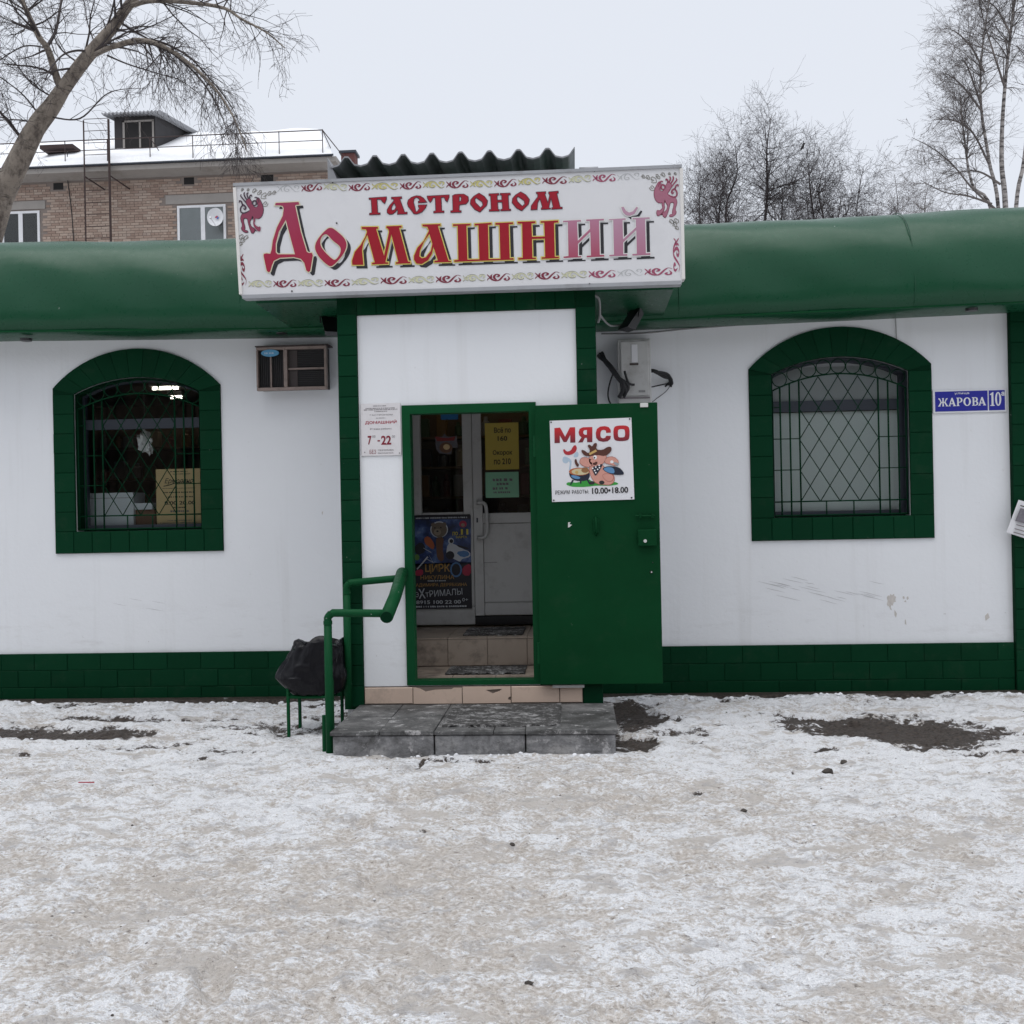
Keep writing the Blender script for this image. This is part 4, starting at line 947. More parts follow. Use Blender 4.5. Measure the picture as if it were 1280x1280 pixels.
# ================================================================ MEAT SIGN on the steel door
YM = YP - .092
ms = thing('meat_sign', (.11, YM, 1.62), 'square white meat sign with cartoon pig and grill on the open steel door', 'sign')
C5 = ((680, 515), 10.667)
def pp(pts, Yo, col, parent, name='print', sm=1, org=C5, off=0.):
    return plate(name, [px_loop(smoothpoly(pts, sm) if sm else pts, *org, YM)], YM - .002 - Yo, YM - .0016 - Yo, col, parent, offset=off)
plate('panel', [px_loop([(75, 118), (1165, 75), (1205, 1165), (108, 1200)], *C5, YM)], YM - .001, YM + .006, 'plate_white', ms)
q = NT('meat_ink'); zz = q.n('ShaderNodeSeparateXYZ'); q.l(q.pos(), zz.inputs[0]); mr = q.n('ShaderNodeMapRange'); mr.inputs['From Min'].default_value = 2.03; mr.inputs['From Max'].default_value = 2.13; q.l(zz.outputs[2], mr.inputs[0]); q.col(q.mix(mr.outputs[0], (.10, .018, .03), (.50, .018, .025))); q.set(Roughness=.4); MAT['meat_ink'] = q.m
for nm, c in (('pink', (.62, .30, .24)), ('pink_dark', (.42, .15, .12)), ('brown', (.085, .025, .015)), ('hat_band', (.55, .36, .12)), ('grass', (.03, .30, .04)), ('navy', (.008, .012, .03)), ('sky', (.10, .25, .45)), ('smoke', (.42, .53, .63)), ('food', (.58, .50, .30)), ('orange', (.45, .13, .05)), ('sausage', (.42, .02, .03)), ('ham', (.28, .13, .05)), ('white', (.8, .8, .8)), ('grey', (.3, .33, .36))): flat('pig_' + nm, c)
def mbox(x0, y0, x1, y1): 
    return pbox(x0, y0, x1, y1, *C5, YM)
for L in ([[(138, 215), (215, 208), (282, 330), (345, 205), (415, 203), (418, 408), (350, 410), (350, 308), (302, 400), (262, 402), (210, 312), (212, 414), (140, 416)]],
          [[(645, 200), (645, 402), (575, 404), (572, 345), (545, 345), (515, 405), (455, 408), (500, 338), (470, 312), (461, 270), (475, 225), (520, 204)], [(572, 240), (540, 242), (524, 258), (524, 285), (545, 304), (572, 303)]],
          [[(892, 275), (830, 280), (825, 250), (800, 238), (770, 245), (755, 270), (752, 310), (760, 340), (785, 352), (815, 345), (830, 318), (892, 318), (885, 360), (850, 390), (790, 399), (730, 385), (695, 345), (690, 280), (705, 225), (750, 195), (810, 188), (860, 200), (888, 235)]],
          [smoothpoly([(925, 240), (940, 195), (990, 181), (1080, 178), (1128, 195), (1141, 240), (1141, 320), (1128, 370), (1080, 387), (990, 390), (940, 374), (926, 325)], 1), smoothpoly([(985, 250), (1000, 230), (1065, 228), (1080, 248), (1080, 320), (1066, 338), (1000, 340), (986, 322)], 1)]):
    plate('letter', [px_loop(l, *C5, YM) for l in L], YM - .0022, YM - .0016, 'meat_ink', ms)
pp([(285, 965), (330, 930), (450, 945), (600, 890), (640, 930), (900, 930), (960, 935), (1000, 960), (950, 975), (850, 985), (700, 980), (560, 1000), (430, 1000), (360, 995)], .000, 'pig_grass', ms)
pp([(330, 775), (345, 690), (335, 650), (300, 690), (245, 670), (250, 600), (290, 590), (370, 640), (365, 700), (352, 775)], .000, 'pig_smoke', ms); pp([(380, 600), (440, 520), (465, 560), (450, 605)], .000, 'pig_smoke', ms)
pp([(250, 510), (270, 490), (300, 530), (360, 515), (385, 460), (420, 435), (442, 480), (420, 540), (350, 577), (280, 570)], .0008, 'pig_sausage', ms)
pp([(333, 800), (340, 850), (370, 890), (420, 918), (520, 925), (590, 902), (612, 860), (605, 800)], .0008, 'pig_navy', ms); pp([(350, 850), (400, 890), (470, 895), (490, 870), (400, 840)], .0016, 'pig_sky', ms)
for l in ([(375, 905), (400, 910), (360, 975), (345, 970)], [(480, 920), (500, 920), (498, 955), (482, 955)], [(565, 900), (590, 895), (625, 965), (605, 968)]): pp(l, .0012, 'pig_navy', ms, sm=0)
pp(ell(470, 795, 138, 52), .0016, 'pig_orange', ms, sm=0); pp(ell(482, 797, 115, 42), .0024, 'pig_food', ms, sm=0); pp(ell(548, 775, 50, 36), .0032, 'pig_ham', ms, sm=0); pp(ell(435, 805, 22, 22), .0032, 'pig_hat_band', ms, sm=0)
pp([(770, 750), (850, 720), (970, 730), (1030, 760), (1078, 832), (1000, 842), (900, 832), (820, 800)], .0032, 'pig_navy', ms); pp([(785, 755), (850, 732), (930, 745), (945, 820), (880, 815), (825, 795)], .004, 'pig_sky', ms)
for pts in ([(605, 730), (680, 690), (760, 690), (860, 800), (935, 850), (935, 930), (880, 970), (820, 968), (700, 955), (640, 885), (612, 800)],):
    pp(pts, .0016, 'pig_pink_dark', ms, off=.004); pp(pts, .0022, 'pig_pink', ms)
pp([(775, 850), (810, 822), (900, 830), (935, 870), (900, 930), (830, 920)], .0024, 'pig_pink_dark', ms, off=.003); pp([(775, 850), (810, 825), (900, 830), (930, 870), (900, 925), (830, 918)], .003, 'pig_pink', ms)
for pts in ([(480, 640), (520, 605), (600, 620), (640, 640), (640, 720), (560, 735), (480, 690)], [(810, 655), (840, 605), (930, 598), (1000, 660), (960, 722), (880, 695), (820, 682)], [(600, 600), (680, 565), (790, 555), (835, 590), (815, 650), (770, 700), (700, 735), (640, 710), (600, 680)]):
    pp(pts, .0038, 'pig_pink_dark', ms, off=.0035); pp(pts, .0044, 'pig_pink', ms)
pp([(635, 690), (712, 655), (712, 695), (680, 715)], .005, 'pig_brown', ms); pp(ell(680, 605, 24, 28), .005, 'pig_white', ms, sm=0); pp(ell(672, 610, 10, 12), .0056, 'ink', ms, sm=0); pp(ell(655, 655, 40, 26), .005, 'pig_pink_dark', ms, sm=0); pp(ell(655, 655, 35, 22), .0056, 'pig_pink', ms, sm=0)
pp([(490, 520), (520, 500), (600, 560), (615, 500), (575, 450), (610, 430), (640, 468), (670, 412), (712, 418), (690, 500), (780, 510), (850, 462), (903, 468), (897, 530), (820, 592), (700, 570), (620, 592), (540, 587)], .0052, 'pig_brown', ms); pp([(600, 550), (690, 500), (707, 525), (610, 577)], .006, 'pig_hat_band', ms, sm=0)
pp([(630, 740), (750, 700), (785, 690), (760, 750), (690, 855), (670, 830)], .005, 'pig_navy', ms)
for x_, y_ in ((650, 752), (690, 735), (735, 712), (675, 780), (715, 765), (690, 810), (740, 742)): pp(ell(x_, y_, 11, 11, 8), .0056, 'pig_white', ms, sm=0)
pp([(405, 640), (430, 620), (445, 680), (470, 700), (450, 740), (415, 700)], .004, 'pig_brown', ms); pp(ell(905, 665, 22, 20), .005, 'pig_white', ms, sm=0); pp([(930, 660), (1005, 690), (985, 720), (930, 700)], .005, 'pig_grey', ms)
pp(ell(640, 945, 36, 22), .003, 'ink', ms, sm=0); pp(ell(770, 940, 36, 26), .003, 'ink', ms, sm=0)
x0, x1, z0, z1 = mbox(152, 1045, 342, 1098); text('РЕЖИМ', x0, x1, z0, z1, YM - .004, 'ink', ms, bold=.004, rot=.015)
x0, x1, z0, z1 = mbox(374, 1038, 595, 1088); text('РАБОТЫ:', x0, x1, z0, z1, YM - .004, 'ink', ms, bold=.004, rot=.015)
x0, x1, z0, z1 = mbox(640, 1005, 1122, 1085); text('10.00•18.00', x0, x1, z0, z1, YM - .004, 'ink', ms, bold=.025, rot=.015)
for p in ((95, 138), (1142, 93), (1168, 1142), (130, 1178)):
    x, z = px_loop([p], *C5, YM)[0]; MB().tube([(x, YM - .005, z), (x, YM, z)], .006, 8).build('rivet', 'ink', ms)

# ================================================================ OPENING HOURS PLATE
YH = YP - .004
hp = thing('hours_plate', (-1.42, YH, 1.98), 'small white opening-hours plate left of the door frame', 'sign')
bevel_box('panel', -1.574, -1.277, YH - .006, YH + .003, 1.984, 2.37, 'plate_hours', hp, .002, 1)
C6 = ((440, 495), 15.06)
def hb(x0, y0, x1, y1):
    return pbox(x0, y0, x1, y1, *C6, YH)
for i, (x0, y0, x1, y1) in enumerate(((400, 180, 660, 196), (260, 222, 820, 240), (225, 248, 870, 268), (425, 282, 680, 300), (455, 408, 635, 424))):
    b = hb(x0, y0, x1, y1); bars_text(b[0], b[1], b[2], b[3] - b[2], YH - .0075, 'ink_soft', hp, i)
for s, b, mt, bo in (('ГАСТРОНОМ', (340, 342, 765, 372), 'ink_soft', .0), ('ДОМАШНИЙ', (250, 455, 845, 535), 'letter_faded', .02), ('Режим работы', (345, 605, 745, 640), 'ink_soft', .015), ('7', (300, 752, 372, 920), 'ink_red', .03), ('00', (385, 742, 445, 785), 'ink_soft', 0), ('-', (483, 832, 532, 858), 'ink_red', .03), ('22', (552, 748, 742, 918), 'ink_red', .03), ('00', (755, 742, 812, 785), 'ink_soft', 0), ('БЕЗ', (335, 1012, 455, 1092), 'ink_red', 0), ('ПЕРЕРЫВА', (495, 1005, 790, 1034), 'ink_soft', .01), ('ВЫХОДНЫХ', (495, 1060, 785, 1090), 'ink_soft', .01)):
    x0, x1, z0, z1 = hb(*b); text(s, x0, x1, z0, z1, YH - .0075, mt, hp, bold=bo)
for p in ((243, 1062), (897, 1075)):
    x, z = px_loop([p], *C6, YH)[0]; MB().tube([(x, YH - .009, z), (x, YH, z)], .004, 6).build('screw', 'ink', hp)

# ================================================================ STREET NAME PLATE
YN = YW - .006
sp_ = thing('address_plate', (3.29, YN, 2.3), 'blue enamel street name plate between the right window and corner pilaster', 'sign')
bevel_box('panel', 2.992, 3.588, YN - .008, YN + .004, 2.302, 2.496, 'enamel', sp_, .002, 1)
MB().box(3.008, 3.435, YN - .0105, YN - .008, 2.316, 2.482).build('blue_field', 'sign_blue', sp_); MB().box(3.445, 3.574, YN - .0105, YN - .008, 2.316, 2.482).build('blue_field', 'sign_blue', sp_)
yy = YN - .0125
text('улица', 3.165, 3.285, 2.452, 2.470, yy, 'enamel', sp_, bold=.01)
# seriffed capitals drawn on a 10 x 14 grid
SER = {'Ж': [[(6.1, 0), (8.9, 0), (8.9, 1), (8.5, 1.2), (8.5, 6.2), (9.4, 6.2), (12, .8), (11.4, .7), (11.4, 0), (15, 0), (15, .9), (14.3, 1.2), (11.2, 7.2), (13, 11.4), (14.6, 12.2), (14.2, 13.8), (12, 13.4), (9.8, 7.6), (8.5, 7.6), (8.5, 12.6), (9, 13), (9, 14), (6, 14), (6, 13), (6.5, 12.6), (6.5, 7.6), (5.2, 7.6), (3, 13.4), (.8, 13.8), (.4, 12.2), (2, 11.4), (3.8, 7.2), (.7, 1.2), (0, .9), (0, 0), (3.6, 0), (3.6, .7), (3, .8), (5.6, 6.2), (6.5, 6.2), (6.5, 1.2), (6.1, 1)]],
       'А': [[(0, 0), (3.4, 0), (3.4, .9), (2.5, 1.1), (3.1, 3.4), (6.7, 3.4), (7.4, 1.1), (6.4, .9), (6.4, 0), (10.8, 0), (10.8, .9), (10, 1.1), (6.2, 14), (4.4, 14), (.9, 1.2), (0, .9)], [(3.5, 4.8), (6.3, 4.8), (4.9, 9.8)]],
       'Р': [[(0, 0), (4.6, 0), (4.6, .9), (3.6, 1.1), (3.6, 5.8), (6, 5.8), (8.6, 7.2), (9.4, 9.8), (8.6, 12.6), (6, 14), (0, 14), (0, 13), (1.1, 12.8), (1.1, 1.1), (0, .9)], [(3.6, 7), (5.2, 7), (6.6, 8.2), (6.8, 10), (6.4, 12), (5, 12.9), (3.6, 12.9)]],
       'О': [ell(5.2, 7, 5.2, 7.2), ell(5.2, 7, 2.6, 5.8)],
       'В': [[(0, 0), (6, 0), (8.8, 1.2), (9.6, 3.8), (8.8, 6.2), (7.2, 7.4), (8.6, 8.6), (9, 10.6), (8.2, 13), (5.8, 14), (0, 14), (0, 13), (1.1, 12.8), (1.1, 1.1), (0, .9)], [(3.6, 1.2), (5.4, 1.2), (6.8, 2.4), (6.9, 4.4), (6.2, 6), (4.8, 6.7), (3.6, 6.7)], [(3.6, 7.9), (5, 7.9), (6.2, 9), (6.4, 10.6), (5.8, 12.4), (4.8, 12.9), (3.6, 12.9)]],
       '1': [[(1, 0), (6.6, 0), (6.6, .8), (5.2, 1.1), (5.2, 14), (4, 14), (.6, 11.8), (.9, 11), (2.6, 11.5), (2.6, 1.1), (1, .8)]], '0': [ell(4.4, 7, 4.4, 7.1), ell(4.4, 7, 1.7, 5.9)]}
def ser(ch, x0, x1, z0, z1):
    L = SER[ch]; mx_ = max(p[0] for p in L[0]); mn_ = min(p[0] for p in L[0])
    plate('letter', [[(x0 + (p[0] - mn_) / (mx_ - mn_) * (x1 - x0), z0 + p[1] / 14 * (z1 - z0)) for p in l] for l in L], yy - .0006, yy, 'enamel', sp_)
for ch, a, b in (('Ж', 3.030, 3.112), ('А', 3.114, 3.176), ('Р', 3.180, 3.230), ('О', 3.236, 3.298), ('В', 3.306, 3.358), ('А', 3.358, 3.420)): ser(ch, a, b, 2.358, 2.428)
ser('1', 3.452, 3.490, 2.352, 2.466); ser('0', 3.494, 3.544, 2.352, 2.466); text('а', 3.545, 3.571, 2.434, 2.468, yy, 'enamel', sp_, bold=.03)

# leaflet half torn off the corner
nl = thing('leaflet', (3.7, YW - .08, 1.35), 'white printed leaflet hanging askew on the green corner pilaster', 'leaflet')
YG = YW - .085; CG = ((1240, 610), 16)
Lp = px_loop([(520, 235), (860, 300), (600, 1075), (255, 885)], *CG, YG)
Lp = px_loop([(520, 235), (1000, 375), (740, 1035), (255, 885)], *CG, YG)
MB().add([(x, YG - (.03 if i == 3 else .012 if i in (0, 2) else 0), z) for i, (x, z) in enumerate(Lp)] + [(x, YG + .0015 - (.03 if i == 3 else .012 if i in (0, 2) else 0), z) for i, (x, z) in enumerate(Lp)], [(3, 2, 1, 0), (4, 5, 6, 7), (0, 1, 5, 4), (1, 2, 6, 5), (2, 3, 7, 6), (3, 0, 4, 7)]).build('sheet', 'paper_white', nl)
plate('picture', [px_loop([(535, 400), (760, 470), (660, 720), (430, 655)], *CG, YG)], YG - .034, YG - .032, 'paper_print', nl)
for i, (x_, y_) in enumerate(((535, 340), (455, 720), (420, 800), (400, 870))):
    plate('small_print', [px_loop([(x_, y_), (x_ + 260, y_ + 76), (x_ + 255, y_ + 96), (x_ - 5, y_ + 20)], *CG, YG)], YG - .034, YG - .032, 'ink_soft' if i else 'ink', nl)

# ================================================================ PAPERS ON THE PLASTIC DOOR
YC = YD - .02
def paper(name, label, cat, px, mat, y=YC, th=.003):
    o = thing(name, (at(px[0], px[1], y)[0], y, at(px[0], px[3], y)[1]), label, cat)
    a, c, b, d = pbox(px[0], px[1], px[2], px[3], (0, 0), 1, y); bevel_box('sheet', a, c, y - th, y, b, d, mat, o, .001, 1); return o
def pt(o, s, px, mat='ink', y=YC - .005, **k):
    a, c, b, d = pbox(px[0], px[1], px[2], px[3], (0, 0), 1, y); return text(s, a, c, b, d, y, mat, o, **k)
o = paper('price_notice', 'yellow price notice taped inside the glass of the plastic door', 'notice', (606.5, 528.5, 648.5, 587), 'paper_yellow')
pt(o, 'Всё по', (617.5, 534, 638.5, 541), bold=.02); pt(o, '160', (622, 545, 634, 551), bold=.02); pt(o, 'Окорок', (616, 562.5, 640.5, 570), bold=.02); pt(o, 'по 210', (617.5, 573, 638.5, 580.5), bold=.02)
o = paper('payment_notice', 'pale green handwritten notice under the yellow one on the door glass', 'notice', (607, 590, 648.5, 622), 'paper_green')
for i, (a, b, c, d) in enumerate(((616, 597, 641, 601.5), (621, 602.5, 637, 606.5), (616, 608, 640, 612), (617, 613.5, 639, 616.5))):
    x0, x1, z0, z1 = pbox(a, b, c, d, (0, 0), 1, YC); bars_text(x0, x1, z0, (z1 - z0) * .8, YC - .005, 'ink_soft', o, 40 + i)
o = paper('blue_sticker', 'small blue sticker at the top of the sidelight', 'sticker', (551, 506, 572.5, 524.5), 'paper_blue', YD + .022)
o = thing('pig_card', (-1.08, YD + .02, 2.2), 'torn red and white paper decoration stuck inside the sidelight', 'decoration')
CP = ((500, 500), 6.737)
plate('sheet', [px_loop([(290, 305), (350, 310), (370, 280), (400, 310), (475, 300), (485, 400), (440, 400), (430, 455), (330, 450), (300, 410)], *CP, YD)], YD + .018, YD + .02, 'paper_print', o)
flat('card_red', (.28, .03, .03)); plate('print', [px_loop([(290, 305), (340, 315), (400, 320), (465, 305), (455, 340), (370, 345), (310, 345)], *CP, YD)], YD + .015, YD + .017, 'card_red', o); plate('print', [px_loop(ell(385, 400, 55, 45), *CP, YD)], YD + .015, YD + .017, 'cardboard_brown', o)
plate('print', [px_loop(ell(390, 395, 28, 24), *CP, YD)], YD + .012, YD + .014, 'paper_tan', o)
# circus poster
YK = YD - .014
cp_ = paper('circus_poster', 'dark blue circus poster pasted over the lower sidelight panel', 'poster', (517.5, 643.5, 589, 761), 'ink', YK)
CK = ((510, 635), 9.478)
q = NT('poster_sky'); n1 = q.noise(9, 6, .6); q.col(q.ramp(n1, [(.3, (.006, .010, .035)), (.5, (.02, .045, .16)), (.62, (.09, .16, .36)), (.75, (.35, .42, .55))])); q.set(Roughness=.35); MAT['poster_sky'] = q.m
flat('pk_dark', (.012, .012, .02)); flat('pk_fur', (.16, .12, .085)); flat('pk_fur2', (.28, .23, .17)); flat('pk_brown', (.14, .06, .03)); flat('pk_orange', (.42, .10, .03)); flat('pk_white', (.55, .58, .62)); flat('pk_blue', (.08, .20, .42)); flat('pk_gold', (.42, .24, .06)); flat('pk_yellow', (.60, .50, .05)); flat('pk_red', (.40, .02, .06)); flat('pk_green', (.12, .25, .05))
def kp(pts, lay, mat, sm=1): plate('print', [px_loop(smoothpoly(pts, sm) if sm else pts, *CK, YK)], YK - .0045 - lay * .0005, YK - .0041 - lay * .0005, mat, cp_)
kp([(82, 92), (745, 86), (748, 650), (85, 690)], 0, 'poster_sky', 0); kp([(85, 660), (748, 640), (748, 1190), (90, 1198)], 0, 'pk_dark', 0)
kp([(85, 92), (742, 86), (742, 130), (85, 138)], 1, 'pk_dark', 0); kp([(640, 700), (748, 650), (748, 800), (650, 800)], 1, 'pk_red'); kp([(85, 740), (180, 720), (180, 800), (85, 805)], 1, 'pk_red')
kp(ell(370, 255, 105, 98), 1, 'pk_white', 0); kp(ell(370, 258, 93, 88), 2, 'pk_fur', 0); kp(ell(300, 200, 26, 26), 3, 'pk_fur', 0); kp(ell(430, 195, 26, 26), 3, 'pk_fur', 0); kp(ell(350, 285, 42, 40), 3, 'pk_fur2', 0); kp(ell(350, 275, 14, 10), 4, 'ink', 0); kp(ell(320, 235, 9, 9), 4, 'ink', 0); kp(ell(390, 232, 9, 9), 4, 'ink', 0)
kp([(330, 340), (430, 340), (410, 480), (430, 600), (400, 640), (345, 600), (335, 480)], 1, 'pk_brown'); kp([(190, 350), (250, 330), (320, 430), (300, 500), (250, 460), (200, 420)], 2, 'pk_orange'); kp([(80, 450), (150, 400), (200, 440), (210, 520), (120, 560), (80, 520)], 2, 'pk_dark'); kp([(85, 540), (140, 560), (130, 620), (85, 620)], 2, 'pk_green')
for a, b, c, d in ((105, 720, 230, 570), (180, 470, 270, 520), (220, 600, 300, 640), (250, 560, 300, 650)): kp([(a, b), (c, d), (c + 12, d + 14), (a + 8, b + 10)], 3, 'pk_white', 0)
kp(ell(510, 390, 34, 36), 3, 'pk_white', 0); kp(ell(515, 392, 22, 24), 4, 'pk_dark', 0); kp([(470, 420), (540, 420), (640, 480), (740, 520), (740, 580), (640, 600), (620, 640), (560, 610), (450, 560)], 2, 'pk_white'); kp([(560, 520), (700, 500), (740, 560), (640, 590)], 3, 'pk_blue'); kp([(560, 430), (640, 450), (720, 470), (720, 490), (620, 475)], 3, 'pk_dark'); kp(ell(500, 560, 50, 50), 3, 'pk_dark', 0); kp(ell(570, 730, 70, 90), 1, 'pk_blue', 0); kp(ell(570, 730, 52, 70), 2, 'pk_dark', 0)
kp(ell(652, 190, 45, 40), 2, 'pk_red', 0); kp(ell(652, 200, 22, 20), 3, 'pk_fur2', 0)
def kt(s, x0, y0, x1, y1, mat, **k):
    text(s, *pbox(x0, y0, x1, y1, *CK, YK), YK - .008, mat, cp_, **k)
kt('по .', 528, 280, 620, 325, 'pk_yellow', bold=.02); kt('11', 628, 250, 715, 315, 'pk_yellow', bold=.04); kt('МАРТА', 570, 330, 700, 358, 'pk_yellow', bold=.02)
kt('ЦИРК', 205, 660, 500, 775, 'pk_gold', bold=.02); kt('НИКУЛИНА', 150, 795, 550, 845, 'pk_gold', bold=.01); kt('АДИМИРА ДЕРЯБКИНА', 95, 888, 700, 935, 'pk_gold', bold=.01)
kt('Э', 88, 995, 128, 1055, 'pk_white', rot=.06); kt('Х', 125, 955, 208, 1072, 'pk_white', bold=.01, rot=.06); kt('тРИМАЛЫ', 208, 965, 645, 1040, 'pk_white', rot=.06); kt('8915 100 22 00', 100, 1092, 628, 1135, 'pk_white', bold=.02); kt('0+', 645, 1065, 712, 1105, 'pk_white')
for i, (x0, y0, x1, y1) in enumerate(((95, 108, 715, 124), (235, 855, 470, 868), (95, 1155, 700, 1175))):
    b = pbox(x0, y0, x1, y1, *CK, YK); bars_text(b[0], b[1], b[2], b[3] - b[2], YK - .008, 'pk_white', cp_, 60 + i)

# ================================================================ WINDOW AIR CONDITIONER
ac = thing('air_conditioner', (-2.40, YW - .1, 2.64), 'brown window air conditioner set into the wall under the eave', 'air conditioner')
x0, x1, z0, z1, yA = -2.715, -2.105, 2.632, 3.005, YW - .16
m = MB(); m.box(x0 + .012, x1 - .012, yA + .045, YW - .002, z0 + .012, z1 - .012); m.build('casing', 'ac_dark', ac)
for nm, b in (('frame_bar', (x0, x1, z1 - .024, z1)), ('frame_bar', (x0, x1, z0, z0 + .026)), ('frame_bar', (x0, x0 + .016, z0 + .027, z1 - .025)), ('frame_bar', (x1 - .02, x1, z0 + .027, z1 - .025)), ('divider', (-2.478, -2.445, z0 + .027, z1 - .025))): bevel_box(nm, b[0], b[1], yA, yA + .05, b[2], b[3], 'ac_frame', ac, .003, 1)
bevel_box('louvre_post', -2.598, -2.584, yA + .012, yA + .03, z0 + .028, z1 - .026, 'ac_frame', ac, .002, 1); bevel_box('louvre_rail', -2.443, -2.127, yA + .012, yA + .03, 2.806, 2.822, 'ac_frame', ac, .002, 1)
MB().box(-2.443, -2.365, yA + .034, yA + .044, z0 + .03, z1 - .03).build('side_panel', 'ac_mid', ac)
for i in range(18):
    z = z0 + .04 + i * .0165; MB().box(-2.362, -2.127, yA + .032, yA + .044, z, z + .006).build('fin', 'ac_dark', ac)
for i in range(13):
    x = -2.695 + i * .0165
    if abs(x + .007 + 2.591) > .014: MB().box(x, x + .005, yA + .034, yA + .044, z0 + .03, z1 - .03).build('fin', 'ac_dark', ac)
plate('badge', [ell(-2.592, 2.952, .078, .030, 24)], yA - .004, yA + .010, 'sticker_blue', ac)
bars_text(-2.64, -2.545, 2.944, .014, yA - .0045, 'pig_smoke', ac, 7)
MB().box(x0 - .005, x1 + .02, yA - .012, YW - .001, z1 + .002, z1 + .010).build('drip_plate', 'ac_mid', ac)
# ================================================================ METER BOX
mb = thing('meter_box', (.5, YW - .1, 2.45), 'grey electric meter box on the wall above the open door', 'meter box')
yM = YW - .20
bevel_box('case', .368, .645, yM + .02, YW - .002, 2.42, 2.975, 'grey_box', mb, .012, 2); bevel_box('lid', .392, .622, yM, yM + .019, 2.50, 2.952, 'grey_box', mb, .006, 2)
bevel_box('label', .482, .532, yM - .006, yM - .001, 2.775, 2.925, 'paper_white', mb, .002, 1); bevel_box('latch', .466, .538, yM - .01, yM - .001, 2.752, 2.768, 'ac_mid', mb, .002, 1); bevel_box('maker_plate', .535, .590, yM - .004, yM - .001, 2.525, 2.542, 'cable_grey', mb, .001, 1)
MB().box(.38, .63, yM + .012, yM + .018, 2.475, 2.487).build('seam', 'ink_soft', mb)
R = random.Random(12)
def cable(name, label, strands, mat='cable', cat='cable', group=None):
    t = thing(name, strands[0][0][0], label, cat, group)
    for pts, r in strands: MB().tube(catmull(pts, 6), r, 7).build('strand', mat, t, smooth=True)
    return t
S_ = []
for i in range(5):
    j = lambda s: R.uniform(-s, s); S_.append(([(.24 + j(.02), YW - .02, 2.88 + j(.02)), (.225 + j(.02), YW - .10, 2.86 + j(.02)), (.30 + j(.02), YW - .20, 2.76 + j(.02)), (.36 + j(.015), YW - .24, 2.66 + j(.02)), (.42 + j(.03), YW - .25, 2.56 + j(.02)), (.40 + j(.03), YW - .22, 2.50 + j(.02))], R.uniform(.010, .018)))
S_.append(([(.34, YW - .2, 2.72), (.30, YW - .1, 2.62), (.285, YW - .06, 2.52), (.31, YW - .04, 2.45), (.37, YW - .03, 2.43)], .007)); S_.append(([(.42, YW - .24, 2.70), (.45, YW - .25, 2.60), (.50, YW - .24, 2.585)], .010))
cable('cable_bundle', 'tangled black cables hanging at the left side of the meter box', S_, group='cable tangles at the meter box')
S_ = []
for i in range(5):
    j = lambda s: R.uniform(-s, s); S_.append(([(.62, YW - .10, 2.73 + j(.02)), (.70 + j(.02), YW - .12, 2.70 + j(.02)), (.77 + j(.02), YW - .08, 2.665 + j(.02)), (.83 + j(.02), YW - .03, 2.63 + j(.02)), (.80 + j(.03), YW + .0, 2.60 + j(.02))], R.uniform(.006, .012)))
S_.append(([(.63, YW - .10, 2.575), (.70, YW - .08, 2.59), (.78, YW - .03, 2.61)], .006)); S_.append(([(.83, YW - .01, 2.62), (.78, YW - .02, 2.55), (.70, YW - .02, 2.49), (.66, YW - .02, 2.46)], .003))
cable('cable_bundle', 'frayed cables entering the wall at the right side of the meter box', S_, group='cable tangles at the meter box')
cable('soffit_cable', 'grey cable drooping from the signboard end to the black floodlight', [([(.12, 7.50, 3.13), (.19, 7.52, 3.10), (.20, 7.6, 3.00), (.19, 7.7, 2.96)], .010), ([(.20, 7.62, 3.0), (.28, 8.0, 2.99), (.36, 8.15, 3.01), (.42, 8.2, 3.02)], .008)], 'cable_grey')
cable('wall_cable', 'thin black cable running along the wall top right of the meter box', [([(.24, YW - .01, 3.055), (.6, YW - .01, 3.05), (1.0, YW - .012, 3.075), (1.6, YW - .012, 3.10), (2.1, YW - .01, 3.115), (2.68, YW - .01, 3.125)], .006), ([(2.68, YW - .01, 3.125), (2.70, YW - .008, 3.10), (2.705, YW - .006, 2.80)], .003)], 'cable_grey')
# ================================================================ FLOODLIGHTS under the soffit
def flood(x, y, z, label, rz):
    t = thing('floodlight', (x, y, z), label, 'lamp', 'black floodlights under the sign'); rot = Matrix.Translation((x, y, z)) @ Matrix.Rotation(rz, 4, 'Z')
    def tr(m, nm, mat):
        m.v = [tuple(rot @ Vector(v)) for v in m.v]; return m.build(nm, mat, t)
    m = MB(); m.add([(-.08, -.09, -.13), (.08, -.09, -.13), (.08, .03, .03), (-.08, .03, .03), (-.055, -.01, -.15), (.055, -.01, -.15), (.055, .07, -.02), (-.055, .07, -.02)], [(0, 1, 2, 3), (7, 6, 5, 4), (0, 4, 5, 1), (1, 5, 6, 2), (2, 6, 7, 3), (3, 7, 4, 0)]); tr(m, 'housing', 'black_plastic')
    m = MB(); m.add([(-.065, -.083, -.118), (.065, -.083, -.118), (.065, .02, .018), (-.065, .02, .018)], [(0, 1, 2, 3)]); m.v = [(a, b - .006, c) for a, b, c in m.v]; tr(m, 'lens', 'black_plastic')
    for s in (-1, 1): tr(MB().tube([(s * .088, .0, -.05), (s * .088, .02, .06)], .006, 4), 'bracket', 'black_plastic')
    tr(MB().tube([(-.088, .02, .06), (.088, .02, .06)], .006, 4), 'bracket', 'black_plastic'); tr(MB().tube([(0, .02, .06), (0, .02, .13)], .012, 6), 'stem', 'black_plastic')
flood(-1.905, 8.0, 3.10 + .02, 'black floodlight left of the entrance, beside the air conditioner', .5); flood(.47, 8.12, 3.10 + .005, 'black floodlight right of the entrance, above the meter box', -1.1)

